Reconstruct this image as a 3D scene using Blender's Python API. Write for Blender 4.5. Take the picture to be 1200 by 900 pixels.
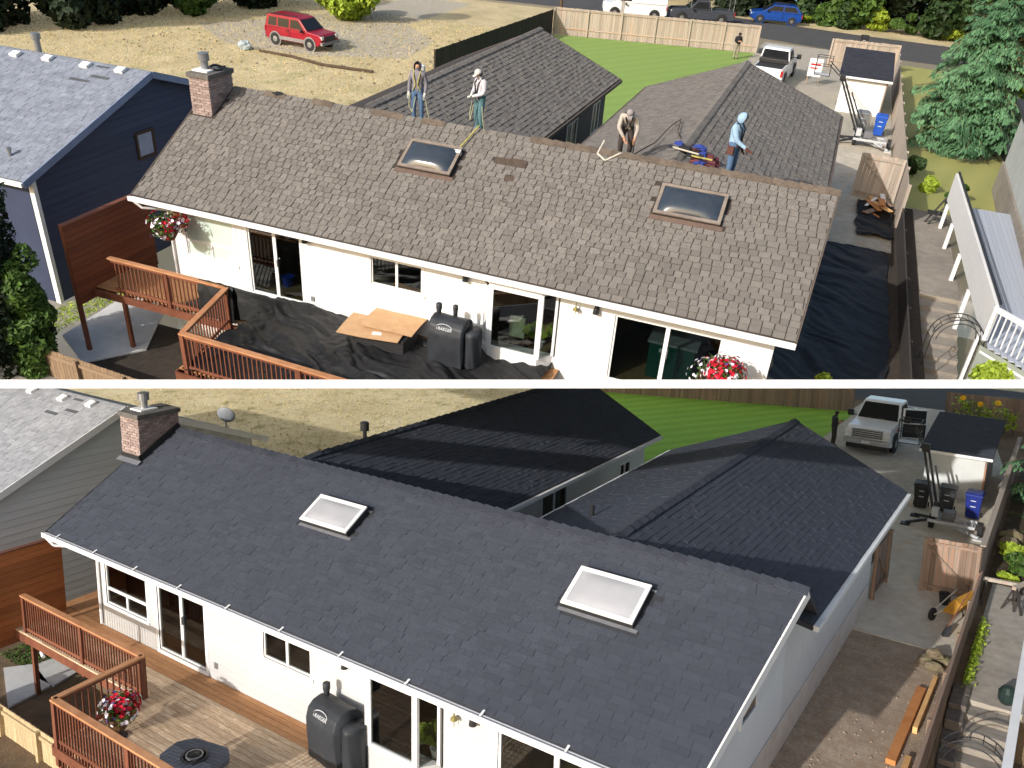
import bpy, bmesh, math, random
from mathutils import Matrix, Vector, noise
for o in list(bpy.data.objects): bpy.data.objects.remove(o)
SC = bpy.context.scene
COL = SC.collection
R_ = math.radians
# ---------------------------------------------------------------- camera
CAM_R = Matrix(((0.829202, 0.558498, 0.022441), (0.128039, -0.150711, -0.980251), (-0.544086, 0.8157, -0.19648)))   # rows: right, down, forward
CAM_C = Vector((20.6208, -10.28748, 10.51485))
cam = bpy.data.cameras.new('camera'); CAM = bpy.data.objects.new('camera', cam); COL.objects.link(CAM)
cr, cd, cf = CAM_R[0], CAM_R[1], CAM_R[2]
CAM.matrix_world = Matrix(((cr[0], -cd[0], -cf[0], CAM_C[0]), (cr[1], -cd[1], -cf[1], CAM_C[1]), (cr[2], -cd[2], -cf[2], CAM_C[2]), (0, 0, 0, 1)))
cam.sensor_width = 36.0; cam.lens = 30.0; cam.clip_start = .1; cam.clip_end = 2000
SC.camera = CAM
# the lower place is the world frame; the upper place stands on an added raked terrace above and behind it
T_LOW = Matrix.Identity(4)
T_UP = Matrix(((0.949936, -0.205247, 0.235576, -1.20474), (0.26725, 0.92435, -0.272313, 3.91504), (-0.161863, 0.321638, 0.932925, 8.54601), (0, 0, 0, 1)))
# ---------------------------------------------------------------- light
SUN_UP = Vector((0.42, 0.80, -0.55)).normalized()          # light heading in the frame of the upper place
sun_dir = (T_UP.to_3x3() @ SUN_UP).normalized()
w = bpy.data.worlds.new('World'); SC.world = w; w.use_nodes = True
nt = w.node_tree; sky = nt.nodes.new('ShaderNodeTexSky'); sky.sky_type = 'NISHITA'; sky.sun_disc = False; sky.dust_density = 2.0; sky.air_density = 1.0
sky.sun_elevation = math.asin(-sun_dir.z); sky.sun_rotation = math.atan2(-sun_dir.x, -sun_dir.y)
nt.links.new(sky.outputs[0], nt.nodes['Background'].inputs[0]); nt.nodes['Background'].inputs[1].default_value = 0.15
sl = bpy.data.lights.new('sun', 'SUN'); sl.energy = 3.2; sl.angle = R_(.55); sl.color = (1, .97, .93)
SUN = bpy.data.objects.new('sun', sl); COL.objects.link(SUN); SUN.rotation_euler = sun_dir.to_track_quat('-Z', 'Y').to_euler()
SC.view_settings.view_transform = 'Standard'; SC.view_settings.look = 'None'; SC.view_settings.gamma = 1; SC.view_settings.exposure = 0.48
SC.view_settings.use_curve_mapping = False
SC.render.engine = 'CYCLES'; SC.cycles.max_bounces = 6; SC.cycles.transparent_max_bounces = 8
# ---------------------------------------------------------------- materials
MATS = {}
def srgb(r, g, b): return tuple(((c / 255) / 12.92 if c <= 10 else (((c / 255) + .055) / 1.055) ** 2.4) for c in (r, g, b))
def mat(name, c1, c2=None, scale=6, rough=.85, bump=0., bscale=40, stretch=(1, 1, 1), metal=0., spec=.3, rnd=.0, tint=False, c3=None, big=.35, trans=0., det=6, tcol=None):
    """two colours broken up by noise, a slow second noise (big), per-object jitter (rnd) and per-face tint attribute"""
    if name in MATS: return MATS[name]
    m = bpy.data.materials.new(name); m.use_nodes = True; n = m.node_tree.nodes; l = m.node_tree.links
    b = n['Principled BSDF']; b.inputs['Roughness'].default_value = rough; b.inputs['Metallic'].default_value = metal
    b.inputs['Specular IOR Level'].default_value = spec
    c2 = c2 or c1
    tc = n.new('ShaderNodeTexCoord'); oi = n.new('ShaderNodeObjectInfo')
    ad = n.new('ShaderNodeVectorMath'); ad.operation = 'MULTIPLY_ADD'
    l.new(oi.outputs['Random'], ad.inputs[0]); ad.inputs[1].default_value = (37.1, 17.7, 23.3); l.new(tc.outputs['Object'], ad.inputs[2])
    mp = n.new('ShaderNodeMapping'); mp.inputs['Scale'].default_value = stretch; l.new(ad.outputs[0], mp.inputs[0])
    n1 = n.new('ShaderNodeTexNoise'); n1.inputs['Scale'].default_value = scale; n1.inputs['Detail'].default_value = det; n1.inputs['Roughness'].default_value = .62
    l.new(mp.outputs[0], n1.inputs['Vector'])
    n2 = n.new('ShaderNodeTexNoise'); n2.inputs['Scale'].default_value = scale * .13; n2.inputs['Detail'].default_value = 3; l.new(mp.outputs[0], n2.inputs['Vector'])
    def math_(op, a, bb, cl=False):
        k = n.new('ShaderNodeMath'); k.operation = op; k.use_clamp = cl
        for i, x in enumerate((a, bb)):
            if isinstance(x, (int, float)): k.inputs[i].default_value = x
            else: l.new(x, k.inputs[i])
        return k.outputs[0]
    f = math_('ADD', math_('MULTIPLY', math_('SUBTRACT', n1.outputs[0], .5), 2.2), .5)
    f = math_('ADD', f, math_('MULTIPLY', math_('SUBTRACT', n2.outputs[0], .5), big * 4), True)
    mx = n.new('ShaderNodeMix'); mx.data_type = 'RGBA'; l.new(f, mx.inputs[0]); mx.inputs[6].default_value = (*c1, 1); mx.inputs[7].default_value = (*c2, 1)
    out = mx.outputs[2]
    if c3:
        m3 = n.new('ShaderNodeMix'); m3.data_type = 'RGBA'; n3 = n.new('ShaderNodeTexNoise'); n3.inputs['Scale'].default_value = scale * .3; n3.inputs['Detail'].default_value = 5; l.new(mp.outputs[0], n3.inputs['Vector'])
        g = math_('MULTIPLY', math_('SUBTRACT', n3.outputs[0], .55), 7, True)
        l.new(g, m3.inputs[0]); l.new(out, m3.inputs[6]); m3.inputs[7].default_value = (*c3, 1); out = m3.outputs[2]
    if rnd or tint:
        v = oi.outputs['Random']
        if tint:
            at = n.new('ShaderNodeAttribute'); at.attribute_name = 'tint'
            v = math_('FRACT', math_('ADD', v, at.outputs['Fac']), 0)
        h = n.new('ShaderNodeHueSaturation'); l.new(out, h.inputs['Color'])
        l.new(math_('ADD', math_('MULTIPLY', math_('SUBTRACT', v, .5), 2 * rnd), 1.0), h.inputs['Value']); out = h.outputs[0]
    l.new(out, b.inputs['Base Color'])
    if bump:
        nb = n.new('ShaderNodeTexNoise'); nb.inputs['Scale'].default_value = bscale; nb.inputs['Detail'].default_value = 4; l.new(mp.outputs[0], nb.inputs['Vector'])
        bp = n.new('ShaderNodeBump'); bp.inputs['Strength'].default_value = bump; bp.inputs['Distance'].default_value = .02; l.new(nb.outputs[0], bp.inputs['Height']); l.new(bp.outputs[0], b.inputs['Normal'])
    if trans:
        tr = n.new('ShaderNodeBsdfTranslucent'); (l.new(out, tr.inputs[0]) if not tcol else setattr(tr.inputs[0], 'default_value', (*tcol, 1))); ms = n.new('ShaderNodeMixShader'); ms.inputs[0].default_value = trans
        l.new(b.outputs[0], ms.inputs[1]); l.new(tr.outputs[0], ms.inputs[2]); l.new(ms.outputs[0], n['Material Output'].inputs[0])
    MATS[name] = m; return m
def glass(name, tint=(.75, .8, .8), refl=.16):
    if name in MATS: return MATS[name]
    m = bpy.data.materials.new(name); m.use_nodes = True; n = m.node_tree.nodes; l = m.node_tree.links
    t = n.new('ShaderNodeBsdfTransparent'); t.inputs[0].default_value = (*tint, 1); g = n.new('ShaderNodeBsdfGlossy'); g.inputs['Roughness'].default_value = .02
    fr = n.new('ShaderNodeLayerWeight'); fr.inputs[0].default_value = .25
    k = n.new('ShaderNodeMath'); k.operation = 'ADD'; k.use_clamp = True; l.new(fr.outputs['Fresnel'], k.inputs[0]); k.inputs[1].default_value = refl
    ms = n.new('ShaderNodeMixShader'); l.new(k.outputs[0], ms.inputs[0]); l.new(t.outputs[0], ms.inputs[1]); l.new(g.outputs[0], ms.inputs[2]); l.new(ms.outputs[0], n['Material Output'].inputs[0])
    MATS[name] = m; return m
def stripes(name, c1, c2, freq, ang, rough=.9, bump=.6, noise_s=14, c3=None, trans=0., tcol=(.9, .9, .88)):
    """mown lawn: two grass tones in bands plus blade noise"""
    m = bpy.data.materials.new(name); m.use_nodes = True; n = m.node_tree.nodes; l = m.node_tree.links; b = n['Principled BSDF']
    b.inputs['Roughness'].default_value = rough; b.inputs['Specular IOR Level'].default_value = .15
    tc = n.new('ShaderNodeTexCoord'); mp = n.new('ShaderNodeMapping'); mp.inputs['Rotation'].default_value = (0, 0, ang); l.new(tc.outputs['Object'], mp.inputs[0])
    wv = n.new('ShaderNodeTexWave'); wv.inputs['Scale'].default_value = freq; wv.inputs['Distortion'].default_value = 1.1; wv.inputs['Detail'].default_value = 3; l.new(mp.outputs[0], wv.inputs[0])
    ns = n.new('ShaderNodeTexNoise'); ns.inputs['Scale'].default_value = noise_s; ns.inputs['Detail'].default_value = 8; l.new(tc.outputs['Object'], ns.inputs[0])
    nl = n.new('ShaderNodeTexNoise'); nl.inputs['Scale'].default_value = .5; nl.inputs['Detail'].default_value = 4; l.new(tc.outputs['Object'], nl.inputs[0])
    def mm(op, a, c):
        k = n.new('ShaderNodeMath'); k.operation = op
        for i, x in enumerate((a, c)):
            if isinstance(x, (int, float)): k.inputs[i].default_value = x
            else: l.new(x, k.inputs[i])
        k.use_clamp = True; return k.outputs[0]
    f = mm('ADD', mm('MULTIPLY', wv.outputs['Fac'], .2), mm('MULTIPLY', ns.outputs[0], .8)); f = mm('MULTIPLY', f, mm('ADD', nl.outputs[0], .55))
    mx = n.new('ShaderNodeMix'); mx.data_type = 'RGBA'; l.new(f, mx.inputs[0]); mx.inputs[6].default_value = (*c1, 1); mx.inputs[7].default_value = (*c2, 1); l.new(mx.outputs[2], b.inputs['Base Color'])
    bp = n.new('ShaderNodeBump'); bp.inputs['Strength'].default_value = bump; bp.inputs['Distance'].default_value = .05; l.new(ns.outputs[0], bp.inputs['Height']); l.new(bp.outputs[0], b.inputs['Normal'])
    if trans:
        tr = n.new('ShaderNodeBsdfTranslucent'); tr.inputs[0].default_value = (*tcol, 1); ms = n.new('ShaderNodeMixShader'); ms.inputs[0].default_value = trans
        l.new(b.outputs[0], ms.inputs[1]); l.new(tr.outputs[0], ms.inputs[2]); l.new(ms.outputs[0], n['Material Output'].inputs[0])
    MATS[name] = m; return m
# ---------------------------------------------------------------- mesh helpers
def rot(ax, a): return Matrix.Rotation(a, 4, ax)
def tr(*p): return Matrix.Translation(Vector(p if len(p) == 3 else p[0]))
class MB:
    def __init__(s): s.v = []; s.f = []; s.t = []
    def add(s, vs, fs, M=None, tint=0.):
        k = len(s.v)
        s.v += [tuple(M @ Vector(p)) for p in vs] if M else [tuple(p) for p in vs]
        s.f += [tuple(i + k for i in f) for f in fs]; s.t += [tint] * len(fs); return s
    def box(s, x0, x1, y0, y1, z0, z1, M=None, tint=0.):
        return s.add([(x0, y0, z0), (x1, y0, z0), (x1, y1, z0), (x0, y1, z0), (x0, y0, z1), (x1, y0, z1), (x1, y1, z1), (x0, y1, z1)],
                     [(0, 3, 2, 1), (4, 5, 6, 7), (0, 1, 5, 4), (1, 2, 6, 5), (2, 3, 7, 6), (3, 0, 4, 7)], M, tint)
    def prism(s, pts, h0, h1, axis='Z', M=None):
        """polygon (2D, ccw) pushed from h0 to h1 along an axis: Z -> (a,b,h), Y -> (a,h,b), X -> (h,a,b)"""
        n = len(pts); g = {'Z': lambda a, b, h: (a, b, h), 'Y': lambda a, b, h: (a, h, b), 'X': lambda a, b, h: (h, a, b)}[axis]
        vs = [g(a, b, h0) for a, b in pts] + [g(a, b, h1) for a, b in pts]
        fs = [tuple(range(n))[::-1], tuple(range(n, 2 * n))] + [(i, (i + 1) % n, (i + 1) % n + n, i + n) for i in range(n)]
        return s.add(vs, fs, M)
    def tube(s, p0, p1, r0, r1=None, n=8, cap=True):
        r1 = r0 if r1 is None else r1; p0 = Vector(p0); p1 = Vector(p1); d = p1 - p0
        q = d.to_track_quat('Z', 'Y').to_matrix()
        vs = [p0 + q @ Vector((r0 * math.cos(2 * math.pi * i / n), r0 * math.sin(2 * math.pi * i / n), 0)) for i in range(n)] + \
             [p1 + q @ Vector((r1 * math.cos(2 * math.pi * i / n), r1 * math.sin(2 * math.pi * i / n), 0)) for i in range(n)]
        fs = [(i, (i + 1) % n, (i + 1) % n + n, i + n) for i in range(n)]
        if cap: fs += [tuple(range(n))[::-1], tuple(range(n, 2 * n))]
        return s.add(vs, fs)
    def path(s, pts, r, n=6):
        for a, b in zip(pts, pts[1:]): s.tube(a, b, r, n=n)
        return s
    def bar(s, p0, p1, wd, hd, up=(0, 0, 1)):
        """square bar from p0 to p1"""
        p0 = Vector(p0); p1 = Vector(p1); d = (p1 - p0); L = d.length; z = d.normalized(); x = z.cross(Vector(up))
        if x.length < 1e-4: x = Vector((1, 0, 0))
        x.normalize(); y = x.cross(z)
        M = Matrix(((x[0], y[0], z[0], p0[0]), (x[1], y[1], z[1], p0[1]), (x[2], y[2], z[2], p0[2]), (0, 0, 0, 1)))
        return s.box(-wd / 2, wd / 2, -hd / 2, hd / 2, 0, L, M)
    def lathe(s, prof, n=16, M=None):
        vs = [(r * math.cos(2 * math.pi * i / n), r * math.sin(2 * math.pi * i / n), z) for r, z in prof for i in range(n)]
        fs = [(k * n + i, k * n + (i + 1) % n, (k + 1) * n + (i + 1) % n, (k + 1) * n + i) for k in range(len(prof) - 1) for i in range(n)]
        fs += [tuple(range(n))[::-1], tuple(range((len(prof) - 1) * n, len(prof) * n))]
        return s.add(vs, fs, M)
    def ball(s, c, r, nu=10, nv=7, jit=0., rng=random):
        r = (r, r, r) if isinstance(r, (int, float)) else r; vs = [(c[0], c[1], c[2] - r[2])]
        for j in range(1, nv):
            a = -math.pi / 2 + math.pi * j / nv
            for i in range(nu):
                b = 2 * math.pi * i / nu; k = 1 + rng.uniform(-jit, jit)
                vs.append((c[0] + k * r[0] * math.cos(a) * math.cos(b), c[1] + k * r[1] * math.cos(a) * math.sin(b), c[2] + k * r[2] * math.sin(a)))
        vs.append((c[0], c[1], c[2] + r[2])); fs = [(0, 1 + (i + 1) % nu, 1 + i) for i in range(nu)]
        for j in range(nv - 2): fs += [(1 + j * nu + i, 1 + j * nu + (i + 1) % nu, 1 + (j + 1) * nu + (i + 1) % nu, 1 + (j + 1) * nu + i) for i in range(nu)]
        e = len(vs) - 1; fs += [(e, 1 + (nv - 2) * nu + i, 1 + (nv - 2) * nu + (i + 1) % nu) for i in range(nu)]
        return s.add(vs, fs)
    def grid(s, fn, nu, nv):
        vs = [fn(i / nu, j / nv) for j in range(nv + 1) for i in range(nu + 1)]
        return s.add(vs, [(j * (nu + 1) + i, j * (nu + 1) + i + 1, (j + 1) * (nu + 1) + i + 1, (j + 1) * (nu + 1) + i) for j in range(nv) for i in range(nu)])
    def mesh(s, name, m, M=None, smooth=False, bevel=0., seg=2):
        me = bpy.data.meshes.new(name); me.from_pydata([tuple(M @ Vector(p)) for p in s.v] if M else s.v, [], s.f)
        if any(s.t):
            a = me.attributes.new('tint', 'FLOAT', 'FACE'); a.data.foreach_set('value', s.t)
        if bevel:
            bm = bmesh.new(); bm.from_mesh(me); bmesh.ops.remove_doubles(bm, verts=bm.verts, dist=1e-5)
            bmesh.ops.bevel(bm, geom=bm.edges[:], offset=bevel, segments=seg, affect='EDGES', profile=.5, clamp_overlap=True); bm.to_mesh(me); bm.free()
        if smooth:
            me.shade_smooth()
        if m is not None:
            for x in (m if isinstance(m, (list, tuple)) else [m]): me.materials.append(x)
        return me
T = T_LOW; PANEL = 'low'; UPPER = []
def link(o):
    COL.objects.link(o)
    if PANEL == 'up': UPPER.append(o)
    return o
class Thing:
    """an Empty at a thing's base; parts are given in the coordinates of the place it stands in"""
    def __init__(s, name, label, cat, loc=(0, 0, 0), rz=0., group=None, local=False, kind=None, scale=1.):
        s.L = tr(*loc) @ rot('Z', rz) @ Matrix.Scale(scale, 4); s.o = link(bpy.data.objects.new(name, None)); s.o.empty_display_size = .2
        s.o.matrix_basis = T @ s.L; s.inv = Matrix.Identity(4) if local else s.L.inverted()
        s.o['label'] = label
        if kind: s.o['kind'] = kind
        else: s.o['category'] = cat
        if group: s.o['group'] = group
    def part(s, name, mb, m, parent=None, label=None, kind=None, **kw):
        o = link(bpy.data.objects.new(name, mb.mesh(name, m, s.inv, **kw))); o.parent = parent or s.o
        if label: o['label'] = label
        if kind: o['kind'] = kind
        return o
    def piece(s, name, m, c, size, Rm=None, parent=None):
        key = ('ub', m.name)
        if key not in CACHE: CACHE[key] = MB().box(-.5, .5, -.5, .5, -.5, .5).mesh(name, m)
        o = link(bpy.data.objects.new(name, CACHE[key])); o.parent = parent or s.o
        o.matrix_basis = s.inv @ tr(*c) @ (Rm or Matrix.Identity(4)) @ Matrix.Diagonal((*size, 1)); return o
    def inst(s, name, me, M, parent=None):
        o = link(bpy.data.objects.new(name, me)); o.parent = parent or s.o; o.matrix_basis = s.inv @ M; return o
CACHE = {}
def single(name, label, cat, mb, m, loc=(0, 0, 0), rz=0., group=None, kind=None, local=False, **kw):
    L = tr(*loc) @ rot('Z', rz); o = link(bpy.data.objects.new(name, mb.mesh(name, m, None if local else L.inverted(), **kw))); o.matrix_basis = T @ L
    if kind != 'structure' or label: o['label'] = label or name
    if kind: o['kind'] = kind
    if kind != 'structure' and cat: o['category'] = cat
    if group: o['group'] = group
    return o
def structure(name, mb, m, label=None, **kw):
    o = link(bpy.data.objects.new(name, mb.mesh(name, m, None, **kw))); o.matrix_basis = T.copy(); o['kind'] = 'structure'
    if label: o['label'] = label
    return o
def sheet(pts, z=0.):
    return MB().add([(x, y, z) for x, y in pts], [tuple(range(len(pts)))])
def depth(p):   # camera distance and picture position of a point of the current place
    q = CAM_R @ ((T @ Vector(p)) - CAM_C); return q[2], 600 + 1000 * q[0] / q[2], 450 + 1000 * q[1] / q[2]
P_GAP = .012
# ---------------------------------------------------------------- shared materials
white_trim = mat('white_trim', (.78, .78, .77), (.70, .70, .70), 3, .5, rnd=.03)
dark_glass = glass('window_glass', (.6, .64, .64), .08)
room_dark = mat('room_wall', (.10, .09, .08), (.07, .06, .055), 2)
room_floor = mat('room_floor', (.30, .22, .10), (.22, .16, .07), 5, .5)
black_metal = mat('black_metal', (.02, .02, .022), (.03, .03, .032), 9, .45)
grey_metal = mat('grey_metal', (.42, .43, .44), (.34, .35, .36), 9, .35, metal=.7)
flashing = mat('lead_flashing', (.12, .125, .14), (.18, .185, .2), 7, .5)
rubber = mat('tyre_rubber', (.018, .018, .02), (.03, .03, .03), 20, .8)
brick_m = mat('chimney_brick', srgb(138, 116, 110), srgb(170, 152, 146), 4, .9, rnd=.2, bump=.4, c3=srgb(120, 108, 102))
mortar_m = mat('mortar', (.30, .27, .25), (.2, .18, .17), 9, .95)
cedar = mat('cedar_board', srgb(172, 108, 62), srgb(138, 80, 44), 3, .7, stretch=(1, 5, 5), rnd=.16)
rail_m = mat('stained_rail', srgb(128, 80, 60), srgb(98, 58, 42), 4, .6, stretch=(1, 1, 1), rnd=.12)
rail_cap = mat('rail_cap', srgb(198, 146, 106), srgb(170, 116, 78), 3, .6, rnd=.08)
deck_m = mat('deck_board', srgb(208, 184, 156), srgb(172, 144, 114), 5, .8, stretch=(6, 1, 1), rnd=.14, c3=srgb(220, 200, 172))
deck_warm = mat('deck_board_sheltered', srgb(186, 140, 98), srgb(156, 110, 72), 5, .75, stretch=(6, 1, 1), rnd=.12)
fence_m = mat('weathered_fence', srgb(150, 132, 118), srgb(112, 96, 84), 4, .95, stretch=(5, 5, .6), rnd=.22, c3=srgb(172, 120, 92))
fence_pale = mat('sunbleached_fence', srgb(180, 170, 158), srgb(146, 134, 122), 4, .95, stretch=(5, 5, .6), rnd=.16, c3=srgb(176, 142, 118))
fence_dark = mat('shaded_dark_fence', srgb(66, 60, 56), srgb(48, 44, 42), 4, .95, stretch=(5, 5, .6), rnd=.15)  # darker copy of the fence wood, shade put into the colour; sawhorse legs share it

def wall_holes(mb, x0, x1, z0, z1, y0, y1, holes):
    xs = sorted({x0, x1, *[h[0] for h in holes], *[h[1] for h in holes]}); zs = sorted({z0, z1, *[h[2] for h in holes], *[h[3] for h in holes]})
    for a, b in zip(xs, xs[1:]):
        run = None
        for c, d in zip(zs, zs[1:]):
            hit = any(h[0] <= (a + b) / 2 <= h[1] and h[2] <= (c + d) / 2 <= h[3] for h in holes)
            if hit:
                if run: mb.box(a, b, y0, y1, *run); run = None
            else: run = (run[0], d) if run else (c, d)
        if run: mb.box(a, b, y0, y1, *run)
    return mb

def window(th, name, x0, x1, z0, z1, y, panes, fw=.07, trim=.09, gl=None, proud=.03):
    """frame of four bars with trim; panes = list of (x0,x1,z0,z1) fractions"""
    m = MB()
    m.box(x0 - trim, x1 + trim, y - proud, y + .06, z1, z1 + trim).box(x0 - trim, x1 + trim, y - proud - .02, y + .06, z0 - trim, z0)
    m.box(x0 - trim, x0, y - proud, y + .06, z0, z1).box(x1, x1 + trim, y - proud, y + .06, z0, z1)
    fr = th.part(name, m, white_trim)
    for a, b, c, d in panes:
        X0, X1, Z0, Z1 = x0 + (x1 - x0) * a, x0 + (x1 - x0) * b, z0 + (z1 - z0) * c, z0 + (z1 - z0) * d
        f = MB(); w2 = fw / 2
        f.box(X0, X1, y, y + .05, Z0, Z0 + w2).box(X0, X1, y, y + .05, Z1 - w2, Z1).box(X0, X0 + w2, y, y + .05, Z0 + w2, Z1 - w2).box(X1 - w2, X1, y, y + .05, Z0 + w2, Z1 - w2)
        th.part('sash', f, white_trim, fr)
        th.part('pane', MB().box(X0 + w2, X1 - w2, y + .02, y + .028, Z0 + w2, Z1 - w2), gl or dark_glass, fr)
    return fr

def shingles(th, roof, slopes, smat, e, tabw, thick, seed, npick=300, skip=None, wvar=.35):
    """slopes: (P0, U, V, length, run, umin(v), umax(v)); U along the eave, V up the slope. The npick nearest are objects, the rest one mesh"""
    rng = random.Random(seed); allp = []
    for P0, U, V, S, umin, umax in slopes:
        P0 = Vector(P0); U = Vector(U).normalized(); V = Vector(V).normalized(); N = U.cross(V).normalized()
        nc = int(S / e)
        for c in range(nc):
            v = c * S / nc; ee = S / nc; a, b = umin(v + ee / 2), umax(v + ee / 2); u = a + (-rng.uniform(0, tabw))
            while u < b:
                w_ = tabw * rng.uniform(1 - wvar, 1 + wvar); x0, x1 = max(u, a), min(u + w_, b); u += w_
                if x1 - x0 < .03: continue
                if skip and skip(P0 + U * ((x0 + x1) / 2) + V * (v + ee / 2)): continue
                allp.append((P0, U, V, N, x0, x1, v, ee, rng.random(), thick * rng.uniform(.4, 1.6)))
    def dist(q):
        d, x, y = depth(q[0] + q[1] * (q[4] + q[5]) / 2 + q[2] * q[6]); lo, hi = (0, 443) if PANEL == 'up' else (457, 900)
        return d if 0 < x < 1200 and lo < y < hi else 1e6 + d
    allp.sort(key=dist)
    key = 'shingle' + smat.name
    if key not in CACHE: CACHE[key] = MB().add([(0, 0, .15), (1, 0, .15), (1, 1.15, 0), (0, 1.15, 0), (0, 0, 1), (1, 0, 1), (1, 1.15, .25), (0, 1.15, .25)], [(4, 5, 6, 7), (0, 1, 5, 4), (1, 2, 6, 5), (3, 0, 4, 7)]).mesh('shingle', smat)
    mb = MB()
    for i, (P0, U, V, N, x0, x1, v, ee, t, th_) in enumerate(allp):
        g = P_GAP
        M = Matrix(((U[0], V[0], N[0], 0), (U[1], V[1], N[1], 0), (U[2], V[2], N[2], 0), (0, 0, 0, 1)))
        M = tr(P0 + U * (x0 + g / 2) + V * v) @ M @ Matrix.Diagonal((x1 - x0 - g, ee, th_, 1))
        if i < npick: th.inst('shingle', CACHE[key], M, roof)
        else: mb.add([(0, 0, .15), (1, 0, .15), (1, 1.15, 0), (0, 1.15, 0), (0, 0, 1), (1, 0, 1), (1, 1.15, .25), (0, 1.15, .25)], [(4, 5, 6, 7), (0, 1, 5, 4), (1, 2, 6, 5), (3, 0, 4, 7)], M, .001 + t * .998)
    th.part('shingle_field', mb, smat, roof, kind='stuff')

def ridge_caps(th, roof, p0, p1, halfw, drop, step, m, name='ridge_cap', keep=lambda i: True):
    p0 = Vector(p0); p1 = Vector(p1); d = p1 - p0; n = int(d.length / step); u = d.normalized(); s = Vector((u.y, -u.x, 0)).normalized()
    key = ('cap', name, m.name, round(halfw, 2), round(drop, 2), round(step, 3))
    if key not in CACHE:
        L = step * 1.12; vs = []
        for a, z in ((0, .055), (L, .018)):
            vs += [(a, -halfw, z - drop), (a, 0, z + .006), (a, halfw, z - drop), (a, -halfw, z - drop - .02), (a, 0, z - .02), (a, halfw, z - drop - .02)]
        CACHE[key] = MB().add(vs, [(0, 1, 7, 6), (1, 2, 8, 7), (0, 3, 4, 1), (1, 4, 5, 2), (0, 6, 9, 3), (2, 5, 11, 8)]).mesh(name, m)
    for i in range(n):
        if not keep(i): continue
        c = p0 + d * (i / n)
        th.inst(name, CACHE[key], tr(c) @ Matrix(((u.x, -s.x, 0, 0), (u.y, -s.y, 0, 0), (u.z, 0, 1, 0), (0, 0, 0, 1))), roof)

def chimney(th, x0, x1, y0, y1, z0, ztop, roofz, bm):
    ch = th.part('chimney', MB().box(x0 + .012, x1 - .012, y0 + .012, y1 - .012, z0, ztop - .02), mortar_m)
    bh, bw = .075, .21; r = random.Random(5); k = 0
    z = z0 + .4
    while z < ztop - .14:
        off = (k % 2) * bw / 2
        for (a, b, fx) in ((x0, x1, 'f'), (y0, y1, 'r')):
            u = a - off
            while u < b:
                p, q = max(u, a), min(u + bw - .012, b)
                if q - p > .03:
                    c = ((p + q) / 2, y0 + .03, z + bh / 2) if fx == 'f' else (x1 - .03, (p + q) / 2, z + bh / 2)
                    if c[2] > roofz(c[1]) - .05:
                        pr = r.uniform(0, .012)
                        th.piece('brick', bm, (c[0] + (pr if fx == 'r' else 0), c[1] - (pr if fx == 'f' else 0), c[2]), ((q - p), .06, bh - .012) if fx == 'f' else (.06, (q - p), bh - .012), None, ch)
                u += bw
        z += bh; k += 1
    th.part('chimney_crown', MB().box(x0 - .05, x1 + .05, y0 - .05, y1 + .05, ztop - .13, ztop), mat('sooty_concrete', (.16, .145, .13), (.09, .085, .08), 6, .95, bump=.4), ch, bevel=.02)
    cx, cy = (x0 + x1) / 2 - .08, (y0 + y1) / 2 - .1
    th.part('flue_base', MB().box(cx - .25, cx + .25, cy - .25, cy + .25, ztop, ztop + .04), white_trim, ch)
    th.part('flue_cap', MB().lathe([(.10, 0), (.10, .22), (.15, .22), (.15, .40), (.16, .42), (.05, .45)], 14, tr(cx, cy, ztop + .04)), grey_metal, ch)
    return ch

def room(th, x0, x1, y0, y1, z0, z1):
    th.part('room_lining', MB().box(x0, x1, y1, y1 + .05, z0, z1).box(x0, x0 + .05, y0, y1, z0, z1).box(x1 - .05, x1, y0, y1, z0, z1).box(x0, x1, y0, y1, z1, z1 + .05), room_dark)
    th.part('room_floor', MB().box(x0, x1, y0, y1, z0 - .05, z0), room_floor)

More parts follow.
